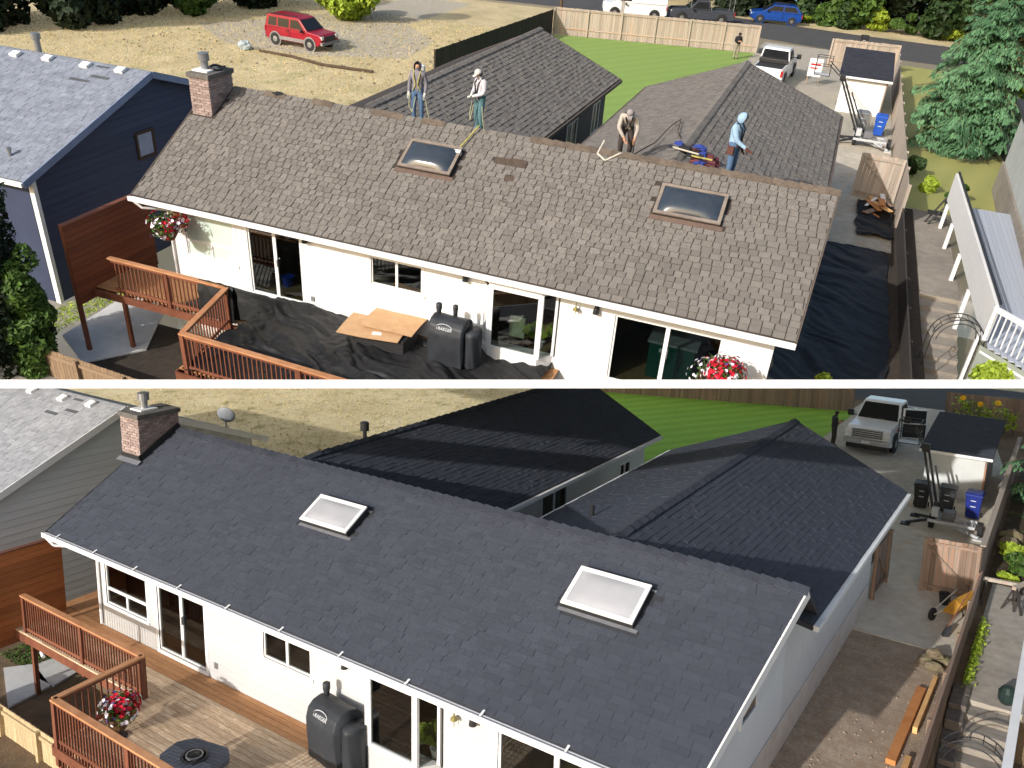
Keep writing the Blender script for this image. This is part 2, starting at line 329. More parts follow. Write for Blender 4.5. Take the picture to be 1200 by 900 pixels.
def house(P):
    th = Thing('house', P['label'], 'house', (P['L'] / 2, P['yw'] + 3, -.6))
    L, W, h, ze, yw, rb = P['L'], P['W'], P['h'], P['ze'], P['yw'], P['rb']; zr = ze + h; S = math.hypot(W, h)
    wx0, wx1 = P['wx']; zb = P['zb']; wm = P['wall']; ov = .04
    # --- front wall with its openings, gable wall, wing walls
    holes = [P['win1'], P['door1'], P['kit'], P['door2'], P['bay']]
    th.part('wall', wall_holes(MB(), wx0, wx1, zb, ze - .02, yw, yw + .14, [h_[:4] for h_ in holes]), wm)
    yb = 2 * W - .4
    g = MB().prism([(yw + .15, zb), (yb, zb), (yb, ze + h * (2 - yb / W) - .12), (W, zr - .12), (yw + .15, ze + h * yw / W - .12)], wx1 - .14, wx1, 'X')
    th.part('gable_wall', g, P['gable'])
    th.part('gable_wall', MB().prism([(yw + .15, zb), (yb, zb), (yb, ze + h * (2 - yb / W) - .12), (W, zr - .12), (yw + .15, ze + h * yw / W - .12)], wx0, wx0 + .14, 'X'), wm)
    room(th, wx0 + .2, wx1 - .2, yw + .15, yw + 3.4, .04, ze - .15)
    # --- main roof deck: front and back slope
    t = .11
    def slab(mb, pts):   # pts: four corner points of a slope, thickness downwards
        mb.add(pts + [(p[0], p[1], p[2] - t) for p in pts], [(0, 1, 2, 3), (7, 6, 5, 4), (0, 4, 5, 1), (1, 5, 6, 2), (2, 6, 7, 3), (3, 7, 4, 0)]); return mb
    rf = MB(); slab(rf, [(0, 0, ze), (L, 0, ze), (L + rb, W, zr), (0, W, zr)]); slab(rf, [(0, W, zr - .002), (L + rb, W, zr - .002), (L, 2 * W, ze), (0, 2 * W, ze)])
    roof = th.part('roof', rf, P['felt'])
    # --- wings
    for wg in P['wings']:
        x0, xr, x1, zl, zq, yf, ny = wg['x0'], wg['xr'], wg['x1'], wg['z0'], wg['z1'], wg['yf'], W + .02; rz = zr - .015
        nr = wg['near'] - .04; wr = MB(); slab(wr, [(x0, nr, zl), (xr, ny, rz), (xr, yf, rz), (x0, yf, zl)][::-1]); slab(wr, [(xr, ny, rz), (x1, nr, zq), (x1, yf, zq), (xr, yf, rz)][::-1])
        wg['roof'] = th.part('wing_roof', wr, P['felt'])
        a, b = x0 + .45, x1 - wg.get('ov', .45); k0 = zl + (rz - zl) * .45 / (xr - x0) - .12; k1 = zq + (rz - zq) * wg.get('ov', .45) / (x1 - xr) - .12; ye = yf - .4
        wl = MB().box(a, a + .14, 2 * W - .39, ye - .001, -.65, k0)
        wall_holes_x = wg.get('holes', [])
        q = MB(); wall_holes(q, 2 * W - .39, ye - .001, -.65, k1, -.07, .07, [(y0, y1, c, d) for y0, y1, c, d in wall_holes_x])
        wl.add([(b - .07 + p[1], p[0], p[2]) for p in q.v], q.f)
        wl.prism([(a, -.65), (b, -.65), (b, k1), (xr, rz - .13), (a, k0)], ye, ye + .14, 'Y')
        th.part('wing_wall', wl, P['wingwall'])
        for y0, y1, c, d in wall_holes_x:
            m = MB(); ww = .06
            m.box(b - .05, b + .03, y0 - ww, y1 + ww, d, d + ww).box(b - .05, b + .03, y0 - ww, y1 + ww, c - ww, c).box(b - .05, b + .03, y0 - ww, y0, c, d).box(b - .05, b + .03, y1, y1 + ww, c, d).box(b - .05, b + .02, (y0 + y1) / 2 - .03, (y0 + y1) / 2 + .03, c, d)
            wn = th.part('window', m, white_trim)
            th.part('pane', MB().box(b - .02, b - .012, y0, y1, c, d), dark_glass, wn)
            th.part('blind', MB().box(b - .13, b - .10, y0 - .1, (y0 + y1) / 2 if P['new'] else y1, c - .1, d + .1), mat('window_blind', (.45, .44, .42), (.38, .37, .36), 4), wn)
        th.part('gutter', MB().box(x1 + .005, x1 + .11, wg['near'], yf, zq - .13, zq - .02), P['wgutter']); th.part('gutter', MB().box(x0 - .11, x0 - .005, wg['near'], yf, zl - .13, zl - .02), P['wgutter'])
        fb = MB(); fb.bar((x0, yf + .015, zl - .06), (xr, yf + .015, rz - .06), .03, .15); fb.bar((xr, yf + .015, rz - .06), (x1, yf + .015, zq - .06), .03, .15)
        th.part('barge_board', fb, P['barge'])
    # --- shingles
    sl = [((0, 0, ze + .004), (1, 0, 0), (0, W, h), S, lambda v: 0., lambda v: L + rb * v / S)]
    for wg in P['wings']:
        x0, xr, x1, zl, zq, yf = wg['x0'], wg['xr'], wg['x1'], wg['z0'], wg['z1'], wg['yf']; ny = W + .12; rz = zr - .015
        sl.append(((x1, ny, zq + .004), (0, 1, 0), (xr - x1, 0, rz - zq), math.hypot(x1 - xr, rz - zq), lambda v, a=wg['near'] - ny, S2=math.hypot(x1 - xr, rz - zq): max(0, a * (1 - v / S2)), lambda v, d=yf - ny: d))
        if wg.get('both'): sl.append(((x0, yf, zl + .004), (0, -1, 0), (xr - x0, 0, rz - zl), math.hypot(xr - x0, rz - zl), lambda v: 0., lambda v, d=yf - ny, a=wg['near'] - ny, S2=math.hypot(xr - x0, rz - zl): d - max(0, a * (1 - v / S2))))
    def skip(p):
        for s in P['sky']:
            if s[0] - .12 < p.x < s[1] + .12 and W * s[2] - .12 < p.y < W * s[3] + .1 and p.y < W: return True
        c = P['chim']
        if c[0] - .05 < p.x < c[1] + .05 and c[2] - .05 < p.y < c[3] + .1: return True
        for q in P.get('missing', []):
            if q[0] < p.x < q[1] and q[2] < p.y < q[3]: return True
        return False
    shingles(th, roof, sl, P['shingle'], P['expo'], P['tab'], P['thick'], P['seed'], 300, skip, P['wvar'])
    # --- ridge caps
    ridge_caps(th, roof, (P['chim'][1] + .1 if P['new'] else .9, W, zr + .015), (L + rb, W, zr + .015), .15, .08, P['capstep'], P['cap'], keep=P['keepcap'])
    for wg in P['wings']:
        ridge_caps(th, wg['roof'], (wg['xr'], wg['yf'], zr), (wg['xr'], W + .4, zr), .14, .06, P['capstep'] * 1.3, P['wcap'])
    # --- fascia, gutter, hangers, barge boards
    th.part('fascia', MB().box(0, L, -.025, -.003, ze - .18, ze - .035), P['fascia'])
    gt = th.part('gutter', MB().prism([(-.13, ze - .13), (-.03, ze - .13), (-.03, ze - .02), (-.05, ze - .02), (-.05, ze - .10), (-.115, ze - .10), (-.115, ze - .005), (-.135, ze - .005)], -.05, L + .02, 'X'), P['gutter'])
    if P['new']:
        for i in range(11): th.piece('gutter_hanger', white_trim, (.55 + i * 1.6, -.04, ze + .012), (.04, .13, .012), rot('X', .35), gt)
    bb = MB(); bb.bar((L + .012, -.02, ze - .075), (L + rb + .012, W, zr - .075), .03, .17)
    th.part('barge_board', bb, P['rbarge'])
    bb = MB(); bb.bar((-.012, -.02, ze - .075), (-.012, W, zr - .075), .03, .17); th.part('barge_board', bb, P['barge'])
    th.part('soffit', MB().box(.02, L - .02, 0, yw, ze - .135, ze - .125), white_trim)
    # --- chimney
    c = P['chim']; ch = chimney(th, c[0], c[1], c[2], c[3], ze + .2, c[4], lambda y: ze + h * y / W, P['brick'])
    if P['new']:
        f = MB(); f.bar((c[1] + .03, c[2] - .05, ze + h * (c[2]) / W + .09), (c[1] + .03, c[3], ze + h * c[3] / W + .09), .04, .16); f.box(c[0], c[1] + .05, c[2] - .05, c[2] - .012, ze + h * c[2] / W - .02, ze + h * c[2] / W + .15)
        th.part('chimney_flashing', f, black_metal, ch)
        th.part('flashing_apron', MB().add([(c[0] - .05, c[2] - .05, 0), (c[1] + .12, c[2] - .05, 0), (c[1] + .12, c[2] - .18, -.13 * h / W), (c[0] - .05, c[2] - .18, -.13 * h / W)], [(0, 1, 2, 3)], tr(0, 0, ze + h * c[2] / W + .05)), flashing, ch)
    # --- skylights
    V = Vector((0, W, h)).normalized(); N = Vector((0, -h, W)).normalized()
    for s in P['sky']:
        M = tr(s[0], W * s[2], ze + h * s[2]) @ Matrix(((1, 0, 0, 0), (0, V.y, N.y, 0), (0, V.z, N.z, 0), (0, 0, 0, 1))); a, b = s[1] - s[0], (s[3] - s[2]) * S
        q = P['curb']
        cb = MB().box(-.03, a + .03, -.03, 0, 0, q, M).box(-.03, a + .03, b, b + .03, 0, q, M).box(-.03, 0, 0, b, 0, q, M).box(a, a + .03, 0, b, 0, q, M)
        sk = th.part('skylight', cb, black_metal if P['new'] else mat('weathered_tan_frame', srgb(70, 62, 58), srgb(54, 48, 46), 8), roof)
        if P['new']:
            th.part('flashing_skirt', MB().box(-.12, a + .12, -.10, -.03, .02, .03, M), flashing, roof); th.part('head_flashing', MB().box(-.1, a + .1, b + .03, b + .08, .02, .03, M), flashing, roof)
        else:
            th.part('flashing_skirt', MB().box(-.12, a + .12, -.16, -.03, .0, .025, M), mat('brown_flashing', srgb(110, 92, 82), srgb(90, 76, 70), 8), roof)
        fm = MB(); fw = .035
        fm.box(-.045, a + .045, -.045, fw, q, q + .035, M).box(-.045, a + .045, b - fw, b + .045, q, q + .035, M).box(-.045, fw, fw, b - fw, q, q + .035, M).box(a - fw, a + .045, fw, b - fw, q, q + .035, M)
        th.part('skylight_frame', fm, white_trim if P['new'] else mat('tan_grey_frame', srgb(140, 128, 118), srgb(112, 102, 94), 8), roof)
        def dome(u, v):
            k = (1 - (2 * u - 1) ** 4) * (1 - (2 * v - 1) ** 4); return M @ Vector((fw + u * (a - 2 * fw), fw + v * (b - 2 * fw), q + .02 + P['dome'] * k))
        th.part('skylight_dome', MB().grid(dome, 14, 10), P['domemat'], roof, smooth=True)
    # --- windows and doors
    x0, x1, z0, z1 = P['win1'][:4]; window(th, 'window', x0, x1, z0, z1, yw + .02, [(0, 1, .34, 1), (0, .5, 0, .34), (.5, 1, 0, .34)], gl=P.get('glass1'))
    x0, x1, z0, z1 = P['kit'][:4]; window(th, 'window', x0, x1, z0, z1, yw + .02, [(0, .5, 0, 1), (.5, 1, 0, 1)])
    for nm in ('door1', 'door2'):
        x0, x1, z0, z1 = P[nm][:4]; d = window(th, 'sliding_door', x0, x1, z0, z1, yw + .02, [(0, .5, 0, 1), (.5, 1, 0, 1)], fw=.1)
        th.part('handle', MB().box((x0 + x1) / 2 + .05, (x0 + x1) / 2 + .08, yw - .03, yw + .02, 1.0, 1.2), grey_metal, d)
    # --- bay window
    b0, b1, zb0, zb1 = P['bayp']; yo = yw - P['bayout']; e0, e1 = b0 - .42, b1 + .38; tr_ = .08
    poly = [(e0, yw + .02), (b0 - tr_, yo), (b1 + tr_, yo), (e1, yw + .02)]
    bay = th.part('bay_window', MB().prism(poly, .03, zb0 - tr_, 'Z'), wm); th.part('bay_head', MB().prism(poly, zb1 + tr_, ze - .14, 'Z'), wm, bay)
    f = MB(); f.box(b0 - tr_, b0, yo, yo + .07, zb0 - tr_, zb1 + tr_).box(b1, b1 + tr_, yo, yo + .07, zb0 - tr_, zb1 + tr_)
    f.box(b0, b1, yo - .015, yo + .07, zb0 - tr_, zb0).box(b0, b1, yo - .015, yo + .07, zb1, zb1 + tr_)
    for (pa, pb) in (((b0 - tr_, yo), (e0, yw + .02)), ((b1 + tr_, yo), (e1, yw + .02))):
        pa = Vector((*pa, 0)); pb = Vector((*pb, 0))
        for k0 in (.06, .94): q = pa.lerp(pb, k0); f.box(q.x - .035, q.x + .035, q.y - .035, q.y + .035, zb0 - tr_, zb1 + tr_)
        c = pa.lerp(pb, .5)
        th.part('pane', MB().add([(*pa.lerp(pb, .12).xy, zb0 + .02), (*pa.lerp(pb, .9).xy, zb0 + .02), (*pa.lerp(pb, .9).xy, zb1 - .02), (*pa.lerp(pb, .12).xy, zb1 - .02)], [(0, 1, 2, 3)]), dark_glass, bay)
    th.part('window_frame', f, white_trim, bay)
    th.part('pane', MB().box(b0, b1, yo + .03, yo + .038, zb0, zb1), dark_glass, bay)
    # --- small fittings
    for x, z in P['lamps']:
        lp = th.part('wall_lamp', MB().box(x - .05, x + .05, yw - .04, yw - .002, z - .06, z + .06), black_metal)
        th.part('lamp_shade', MB().lathe([(.03, .08), (.06, .02), (.075, -.10)], 10, tr(x, yw - .10, z)), black_metal, lp)
    for x, z in P['outlets']: th.part('outlet_cover', MB().box(x - .05, x + .05, yw - .03, yw - .002, z - .07, z + .07), grey_metal)
    x, z = P['bell']; th.part('wind_bell', MB().lathe([(.01, .1), (.02, .02), (.06, -.02), (.07, -.06)], 10, tr(x, yw - .12, z)).tube((x, yw - .12, z + .1), (x, yw - .12, z + .3), .006).tube((x, yw - .12, z - .2), (x, yw - .12, z - .06), .008), mat('aged_brass', (.35, .28, .08), (.22, .2, .1), 9, .5, metal=.5))
    ds = MB(); px = wx0 - .06
    ds.path([(.12, -.1, ze - .12), (.3, -.02, ze - .3), (px + .15, yw - .05, ze - .42), (px + .15, yw - .05, .05)], .035)
    th.part('downspout', ds, white_trim)
    return th
# ---------------------------------------------------------------- the two houses
smooth_white = mat('white_siding', (.80, .80, .79), (.74, .745, .75), 2.5, .55, bump=.05, bscale=60)
def lap_siding(name, col, pitch=.16):
    m = bpy.data.materials.new(name); m.use_nodes = True; n = m.node_tree.nodes; l = m.node_tree.links; b = n['Principled BSDF']; b.inputs['Roughness'].default_value = .6
    tc = n.new('ShaderNodeTexCoord'); sp = n.new('ShaderNodeSeparateXYZ'); l.new(tc.outputs['Object'], sp.inputs[0])
    k = n.new('ShaderNodeMath'); k.operation = 'DIVIDE'; l.new(sp.outputs['Z'], k.inputs[0]); k.inputs[1].default_value = pitch
    f = n.new('ShaderNodeMath'); f.operation = 'FRACT'; l.new(k.outputs[0], f.inputs[0])
    bp = n.new('ShaderNodeBump'); bp.invert = True; bp.inputs['Strength'].default_value = .7; bp.inputs['Distance'].default_value = .012; l.new(f.outputs[0], bp.inputs['Height']); l.new(bp.outputs[0], b.inputs['Normal'])
    ns = n.new('ShaderNodeTexNoise'); ns.inputs['Scale'].default_value = 1.2; ns.inputs['Detail'].default_value = 6; l.new(tc.outputs['Object'], ns.inputs[0])
    mx = n.new('ShaderNodeMix'); mx.data_type = 'RGBA'; l.new(ns.outputs[0], mx.inputs[0]); mx.inputs[6].default_value = (*col, 1); mx.inputs[7].default_value = (*[c * .88 for c in col], 1); l.new(mx.outputs[2], b.inputs['Base Color'])
    MATS[name] = m; return m
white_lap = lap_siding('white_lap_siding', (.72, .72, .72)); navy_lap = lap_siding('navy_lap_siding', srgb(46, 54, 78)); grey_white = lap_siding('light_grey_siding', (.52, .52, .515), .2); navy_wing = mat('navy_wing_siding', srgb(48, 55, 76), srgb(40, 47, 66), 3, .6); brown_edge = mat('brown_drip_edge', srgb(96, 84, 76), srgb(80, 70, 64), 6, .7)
wing_paint = mat('pale_wing_siding', (.66, .65, .63), (.6, .59, .58), 3, .6)
new_shingle = mat('new_charcoal_shingle', srgb(76, 80, 90), srgb(60, 64, 73), 30, .93, rnd=.07, tint=True, bump=.5, bscale=120, big=.1, det=3, spec=.15)
old_shingle = mat('weathered_brown_shingle', srgb(130, 125, 119), srgb(101, 96, 92), 18, .95, rnd=.13, tint=True, bump=.5, bscale=90, big=.12, det=3, spec=.1)
felt_new = mat('dark_underlay', (.03, .032, .037), (.04, .042, .05), 8)
felt_old = mat('brown_underlay', srgb(66, 60, 56), srgb(52, 47, 44), 8)
new_cap = mat('new_ridge_cap', srgb(66, 70, 80), srgb(52, 55, 64), 30, .93, rnd=.1, bump=.4, bscale=100, spec=.15)
old_cap = mat('torn_ridge_felt', srgb(112, 100, 88), srgb(86, 76, 68), 10, .95, rnd=.15)
skyw = mat('white_acrylic_dome', (.40, .405, .43), (.35, .355, .38), 3, .3, spec=.4)
skyd = mat('dark_smoked_dome', (.03, .04, .055), (.045, .055, .07), 3, .12, spec=.6)

PANEL, T = 'low', T_LOW
P_GAP = .004
LOW = house(dict(label='white house with new charcoal shingle roof and white skylights in the lower scene', new=True, L=16.93, W=3.457, h=2.007, ze=2.516, yw=.727, rb=.512, wx=(.85, 16.4), zb=-.65,
    wall=grey_white, gable=white_lap, wingwall=wing_paint, felt=felt_new, shingle=new_shingle, cap=new_cap, wcap=new_cap, fascia=white_trim, gutter=white_trim, wgutter=white_trim, barge=felt_new, rbarge=white_trim, brick=brick_m,
    expo=.132, tab=.26, thick=.015, wvar=.5, seed=3, capstep=.26, keepcap=lambda i: True, curb=.16, dome=.05, domemat=skyw,
    win1=(1.17, 2.88, .66, 1.86), door1=(3.32, 5.08, .1, 1.94), kit=(7.07, 8.5, 1.12, 1.84), bay=(10.1, 11.95, .45, 1.95), door2=(13.15, 15.5, .1, 1.86), bayp=(10.49, 11.5, .62, 1.97), bayout=.36,
    sky=[(7.0, 8.31, .593, .762), (13.68, 14.99, .579, .769)], chim=(-.3, .5, 2.3, 3.5, 5.12),
    lamps=[(9.57, 1.84), (12.68, 1.80)], outlets=[(5.45, .37)], bell=(12.28, 1.72),
    wings=[dict(x0=1.9, xr=5.2, x1=8.5, z0=2.75, z1=2.75, yf=17.6, holes=[(10.3, 11.7, .9, 2.3), (15.4, 16.1, 1.2, 2.05)], near=7.6),
           dict(x0=9.86, xr=13.78, x1=17.1, z0=2.9, z1=2.9, yf=15.55, both=True, near=5.6, ov=.7)]))
PANEL, T = 'up', T_UP
P_GAP = .022
UPH = house(dict(label='white house with old brown-grey shingle roof being torn off in the upper scene', new=False, L=17.19, W=3.773, h=2.147, ze=2.376, yw=.485, rb=.172, wx=(.62, 16.8), zb=-1.65,
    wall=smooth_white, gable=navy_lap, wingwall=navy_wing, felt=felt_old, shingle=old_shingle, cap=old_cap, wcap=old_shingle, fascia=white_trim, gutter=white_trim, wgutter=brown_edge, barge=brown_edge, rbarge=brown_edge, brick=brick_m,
    expo=.165, tab=.23, thick=.021, wvar=.22, seed=8, capstep=.3, keepcap=lambda i: i > 28 or i in (3, 4, 8, 9, 14, 15, 16, 19, 20), curb=.10, dome=.14, domemat=skyd,
    glass1=mat('pale_blind_glass', srgb(206, 220, 212), srgb(190, 206, 198), 2, .15, spec=.5), win1=(1.15, 2.72, .74, 2.0), door1=(3.16, 4.78, .06, 2.04), kit=(6.83, 8.25, 1.15, 1.9), bay=(9.95, 11.85, .3, 1.95), door2=(13.2, 15.7, .06, 1.82), bayp=(10.29, 11.42, .42, 1.96), bayout=.36,
    sky=[(6.76, 8.13, .6, .8), (13.42, 14.92, .613, .808)], chim=(.08, .72, 2.7, 3.75, 5.03),
    missing=[(9.05, 9.95, 2.85, 3.1), (9.5, 9.8, 2.4, 2.62)],
    lamps=[(4.98, 2.02), (9.45, 1.96), (12.75, 1.88)], outlets=[(5.06, .3)], bell=(12.27, 1.82),
    wings=[dict(x0=1.5, xr=4.8, x1=8.4, z0=3.0, z1=3.0, yf=18.7, holes=[(13.2, 14.4, 1.0, 2.3), (16.6, 17.5, 1.2, 2.3)], near=7.0),
           dict(x0=9.8, xr=13.4, x1=17.16, z0=3.1, z1=3.1, yf=17.7, both=True, near=8.0, ov=.5)]))
P_GAP = .012
# ---------------------------------------------------------------- ground of both places
soil = mat('bare_soil', srgb(120, 100, 78), srgb(92, 78, 60), 3, .95, bump=.8, bscale=25)
gravel_brown = mat('brown_gravel', srgb(184, 166, 146), srgb(142, 124, 106), 22, .95, bump=1., bscale=55, c3=srgb(160, 134, 110), det=10)
gravel_grey = mat('grey_gravel', srgb(176, 170, 160), srgb(136, 130, 122), 25, .95, bump=.8, bscale=60, c3=srgb(150, 140, 126), det=10)
concrete = mat('old_concrete', srgb(196, 186, 168), srgb(166, 156, 140), 3, .9, bump=.15, bscale=40, c3=srgb(178, 160, 136), det=10)
concrete_grey = mat('grey_path_concrete', srgb(150, 142, 132), srgb(122, 115, 106), 3, .95, bump=.3, bscale=60, det=10)
pale_slab_m = mat('pale_slab', srgb(206, 206, 204), srgb(184, 184, 182), 2, .8)
asphalt = mat('asphalt', (.075, .075, .078), (.055, .055, .058), 8, .95, bump=.3, bscale=90)
dry = mat('dry_field', srgb(216, 202, 164), srgb(188, 172, 132), 3, .98, bump=.9, bscale=18, c3=srgb(160, 152, 108), big=.5, det=10)
lawn_m = stripes('mown_lawn', srgb(84, 120, 44), srgb(142, 182, 80), .28, .55)
bark_m = mat('garden_soil', srgb(88, 74, 58), srgb(60, 52, 42), 6, .97, bump=.9, bscale=30, c3=srgb(96, 104, 58))
def ground(xs, ys, zf, m):
    g = MB(); nx = len(xs)
    g.add([(x, y, zf(x, y)) for y in ys for x in xs], [(j * nx + i, j * nx + i + 1, (j + 1) * nx + i + 1, (j + 1) * nx + i) for j in range(len(ys) - 1) for i in range(nx - 1)])
    structure('ground', g, m)
PANEL, T = 'low', T_LOW
def zl(x, y):
    if y < .5 and x < 16.3: return -1.65
    if x < .7 and y < 6: return -1.65
    if x > 19.2 and y < 11.2: return -1.75
    return -.63
ground([-400, -60, -20, -8, -3, .6, .8, 5, 10, 16.2, 16.4, 18, 19.15, 19.25, 24, 40, 400], [-300, -20, -8, .4, .7, 5.9, 6.1, 11.1, 11.3, 20, 45, 60, 120, 600], zl, soil)
structure('gravel_yard', sheet([(16.3, -4), (18.98, -4), (18.98, 13.3), (16.3, 13.42)], -.61), gravel_brown)
structure('road', sheet([(-60, 46.2), (70, 46.2), (70, 56), (-60, 56)], -.606), asphalt)
structure('verge', sheet([(-60, 56), (70, 56), (70, 70), (-60, 70)], -.607), dry)
low_lawn = stripes('lower_lawn', srgb(104, 146, 50), srgb(164, 208, 92), .28, .55)  # lower lawn, concrete and gravel are lightened copies, offsetting the shade here
low_conc = mat('pale_concrete', srgb(216, 208, 192), srgb(190, 180, 164), 3, .9, bump=.15, bscale=40, c3=srgb(200, 184, 160), det=10); low_grav = mat('pale_gravel', srgb(200, 194, 184), srgb(160, 154, 146), 25, .95, bump=.8, bscale=60, c3=srgb(176, 166, 152), det=10)
structure('concrete_drive', MB().box(15.9, 18.98, 13.3, 16.6, -.7, -.595).box(15.9, 18.98, 16.61, 22.4, -.7, -.597).box(15.0, 18.98, 22.41, 27.2, -.7, -.594), low_conc)
structure('gravel_drive', sheet([(8.5, 27.2), (19, 27.2), (19, 31), (17.2, 42.6), (16, 47), (10.0, 47), (9.6, 36)], -.612), low_grav)
structure('lawn', sheet([(-6, 17), (10.2, 17), (10.2, 42.2), (-6, 40.2)], -.603), low_lawn)
structure('dry_field', sheet([(-60, 6), (2, 6), (1, 17), (-6.05, 17), (-6.3, 46), (-60, 46)], -.6), dry)
structure('side_path', MB().box(19.35, 20.7, 11.25, 19.2, -.8, -.60), mat('worn_path_concrete', srgb(176, 168, 156), srgb(146, 138, 128), 3, .95, bump=.3, bscale=60, det=10))
structure('garden_bed', sheet([(19.2, 19.25), (40, 19.25), (40, 40), (19.2, 40)], -.59), bark_m)
# upper ground sheets are made translucent as added fill light for the place below
def k_(c, f=1.65): return tuple(min(.97, x * f) for x in srgb(*c))  # base colours raised to offset the added translucency
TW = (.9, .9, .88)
up_field = mat('translucent_dry_field', k_((190, 174, 138)), k_((158, 142, 108)), 3, .98, bump=.9, bscale=18, c3=k_((148, 142, 100)), big=.5, det=10, trans=.45, tcol=TW)
up_gravel = mat('translucent_gravel', k_((172, 166, 156)), k_((134, 128, 120)), 25, .95, bump=.8, bscale=60, c3=k_((146, 138, 124)), det=10, trans=.45, tcol=TW)
up_lawn = stripes('translucent_lawn', k_((84, 116, 44)), k_((134, 166, 76)), .28, .55, trans=.45)
up_yard = stripes('translucent_dry_lawn', k_((112, 120, 60)), k_((164, 158, 92)), .2, .3, trans=.45)
up_soil = mat('translucent_soil', (.97, .80, .60), (.80, .62, .45), 3, .95, bump=.8, bscale=25, trans=.86, tcol=(.95, .95, .94))
PANEL, T = 'up', T_UP
def zu(x, y):
    if y < .5 and x < 16.7: return -1.75
    if x < .5 and y < 6: return -1.75
    if x > 20.4 and y < 11.3: return -1.75
    return -.63
ground([-70, -30, -8, -3, .4, .6, 5, 10, 16.6, 16.8, 18, 20.35, 20.5, 24, 60], [-6, .4, .7, 5.9, 6.1, 11.2, 11.4, 20, 45, 60, 75, 130], zu, up_soil)
structure('shaded_yard_soil', sheet([(-.4, -4), (16.6, -4), (16.6, .38), (-.4, .38)], -1.745), mat('shaded_soil', srgb(70, 62, 54), srgb(52, 46, 40), 5, .95, bump=.6)); structure('fence_shade_strip', sheet([(19.7, .5), (20.84, .5), (20.84, 20), (19.7, 20)], -.615), MATS['shaded_soil'])  # dark sheets carry the shade under the deck and along the fence
structure('dry_field', sheet([(-70, 6.2), (1, 6.2), (1, 19), (-3.9, 19), (-5.9, 34), (-3.6, 46.2), (-6, 57), (-70, 50)], -.6), up_field)
structure('gravel_turnaround', sheet([(-24, 33), (-19, 29), (-13, 29.2), (-8, 32), (-9, 38), (-13, 42), (-13, 54), (-18, 54), (-20, 40)], -.594), up_gravel)
structure('lawn', sheet([(-3.8, 19.2), (9.7, 19.2), (10.6, 45), (10.9, 49.2), (-3.2, 46)], -.598), up_lawn)
structure('gravel_drive', sheet([(10.2, 19), (19.9, 19), (20.1, 30), (20, 47), (16, 54.5), (11, 54.5), (10.6, 45)], -.607), up_gravel)
structure('concrete_drive', MB().box(16.8, 20.0, 14.5, 22, -.7, -.598).box(15, 20, 22.01, 30, -.7, -.596), concrete)
structure('road', MB().add([(-60, 50.5, -.59), (-3.5, 58.8, -.59), (17.5, 54.4, -.59), (60, 53, -.59), (60, 62, -.59), (17.2, 63.3, -.59), (-5, 66, -.59), (-60, 60, -.59)], [(0, 1, 6, 7), (1, 2, 5, 6), (2, 3, 4, 5)]), asphalt)
structure('verge', sheet([(-60, 60), (-5, 66.05), (17.2, 63.35), (60, 62.1), (60, 90), (-60, 90)], -.588), up_field)
structure('side_path', MB().box(20.85, 22.1, 11.4, 20, -.8, -.595), concrete_grey)
structure('neighbour_yard', sheet([(20.6, 20.05), (50, 20.05), (50, 52), (20.6, 52)], -.6), up_yard)
# ---------------------------------------------------------------- builders of things
def leaves(n, sample, size, rng, mb=None, flat=0., el=1.6):
    """n small leaf quads at points of sample() -> (pos, outward normal)"""
    mb = mb or MB()
    for _ in range(n):
        p, nn = sample(); p = Vector(p); nn = (Vector(nn).normalized() * (1 - flat) + Vector((rng.gauss(0, .6), rng.gauss(0, .6), rng.gauss(0, .6) + flat))).normalized()
        a = nn.orthogonal().normalized(); a = (Matrix.Rotation(rng.uniform(0, 6.28), 3, nn) @ a); b = nn.cross(a); s = size * rng.uniform(.6, 1.35)
        q = [p - a * s * el * .5, p + b * s * .42 + nn * s * .12, p + a * s * el * .5, p - b * s * .42 + nn * s * .12]
        mb.add(q, [(0, 1, 2, 3)], None, .001 + rng.random() * .998)
    return mb
def blob_sampler(blobs, rng, inner=.55):
    ws = [b[1][0] * b[1][1] * b[1][2] for b in blobs]
    def f():
        c, r = rng.choices(blobs, ws)[0]
        while True:
            d = Vector((rng.gauss(0, 1), rng.gauss(0, 1), rng.gauss(0, 1)))
            if d.length > .01: break
        d.normalize(); k = 1 - rng.random() ** 1.6 * (1 - inner)
        return (c[0] + d.x * r[0] * k, c[1] + d.y * r[1] * k, c[2] + d.z * r[2] * k), d
    return f
leaf_mats = {
 'mid': mat('leaf_mid_green', srgb(84, 112, 48), srgb(56, 82, 34), 3, .6, rnd=.42, tint=True, trans=.25),
 'lime': mat('leaf_lime_green', srgb(172, 190, 70), srgb(132, 156, 48), 3, .6, rnd=.3, tint=True, trans=.3),
 'dark': mat('leaf_dark_green', srgb(60, 82, 42), srgb(38, 58, 30), 3, .6, rnd=.42, tint=True, trans=.2),
 'shade': mat('leaf_dark_shade', srgb(40, 56, 34), srgb(24, 36, 22), 3, .7, rnd=.4, tint=True, trans=.1),  # very dark leaves: shade of hedge and wood edge put into the colour
 'gold': mat('leaf_gold', srgb(176, 130, 44), srgb(140, 110, 40), 3, .6, rnd=.4, tint=True, trans=.25),
 'blue': mat('needle_blue_green', srgb(98, 136, 98), srgb(60, 98, 66), 3, .7, rnd=.42, tint=True, trans=.12)}
bark = mat('tree_bark', srgb(96, 80, 66), srgb(64, 54, 46), 5, .95, stretch=(4, 4, .7), bump=.6)
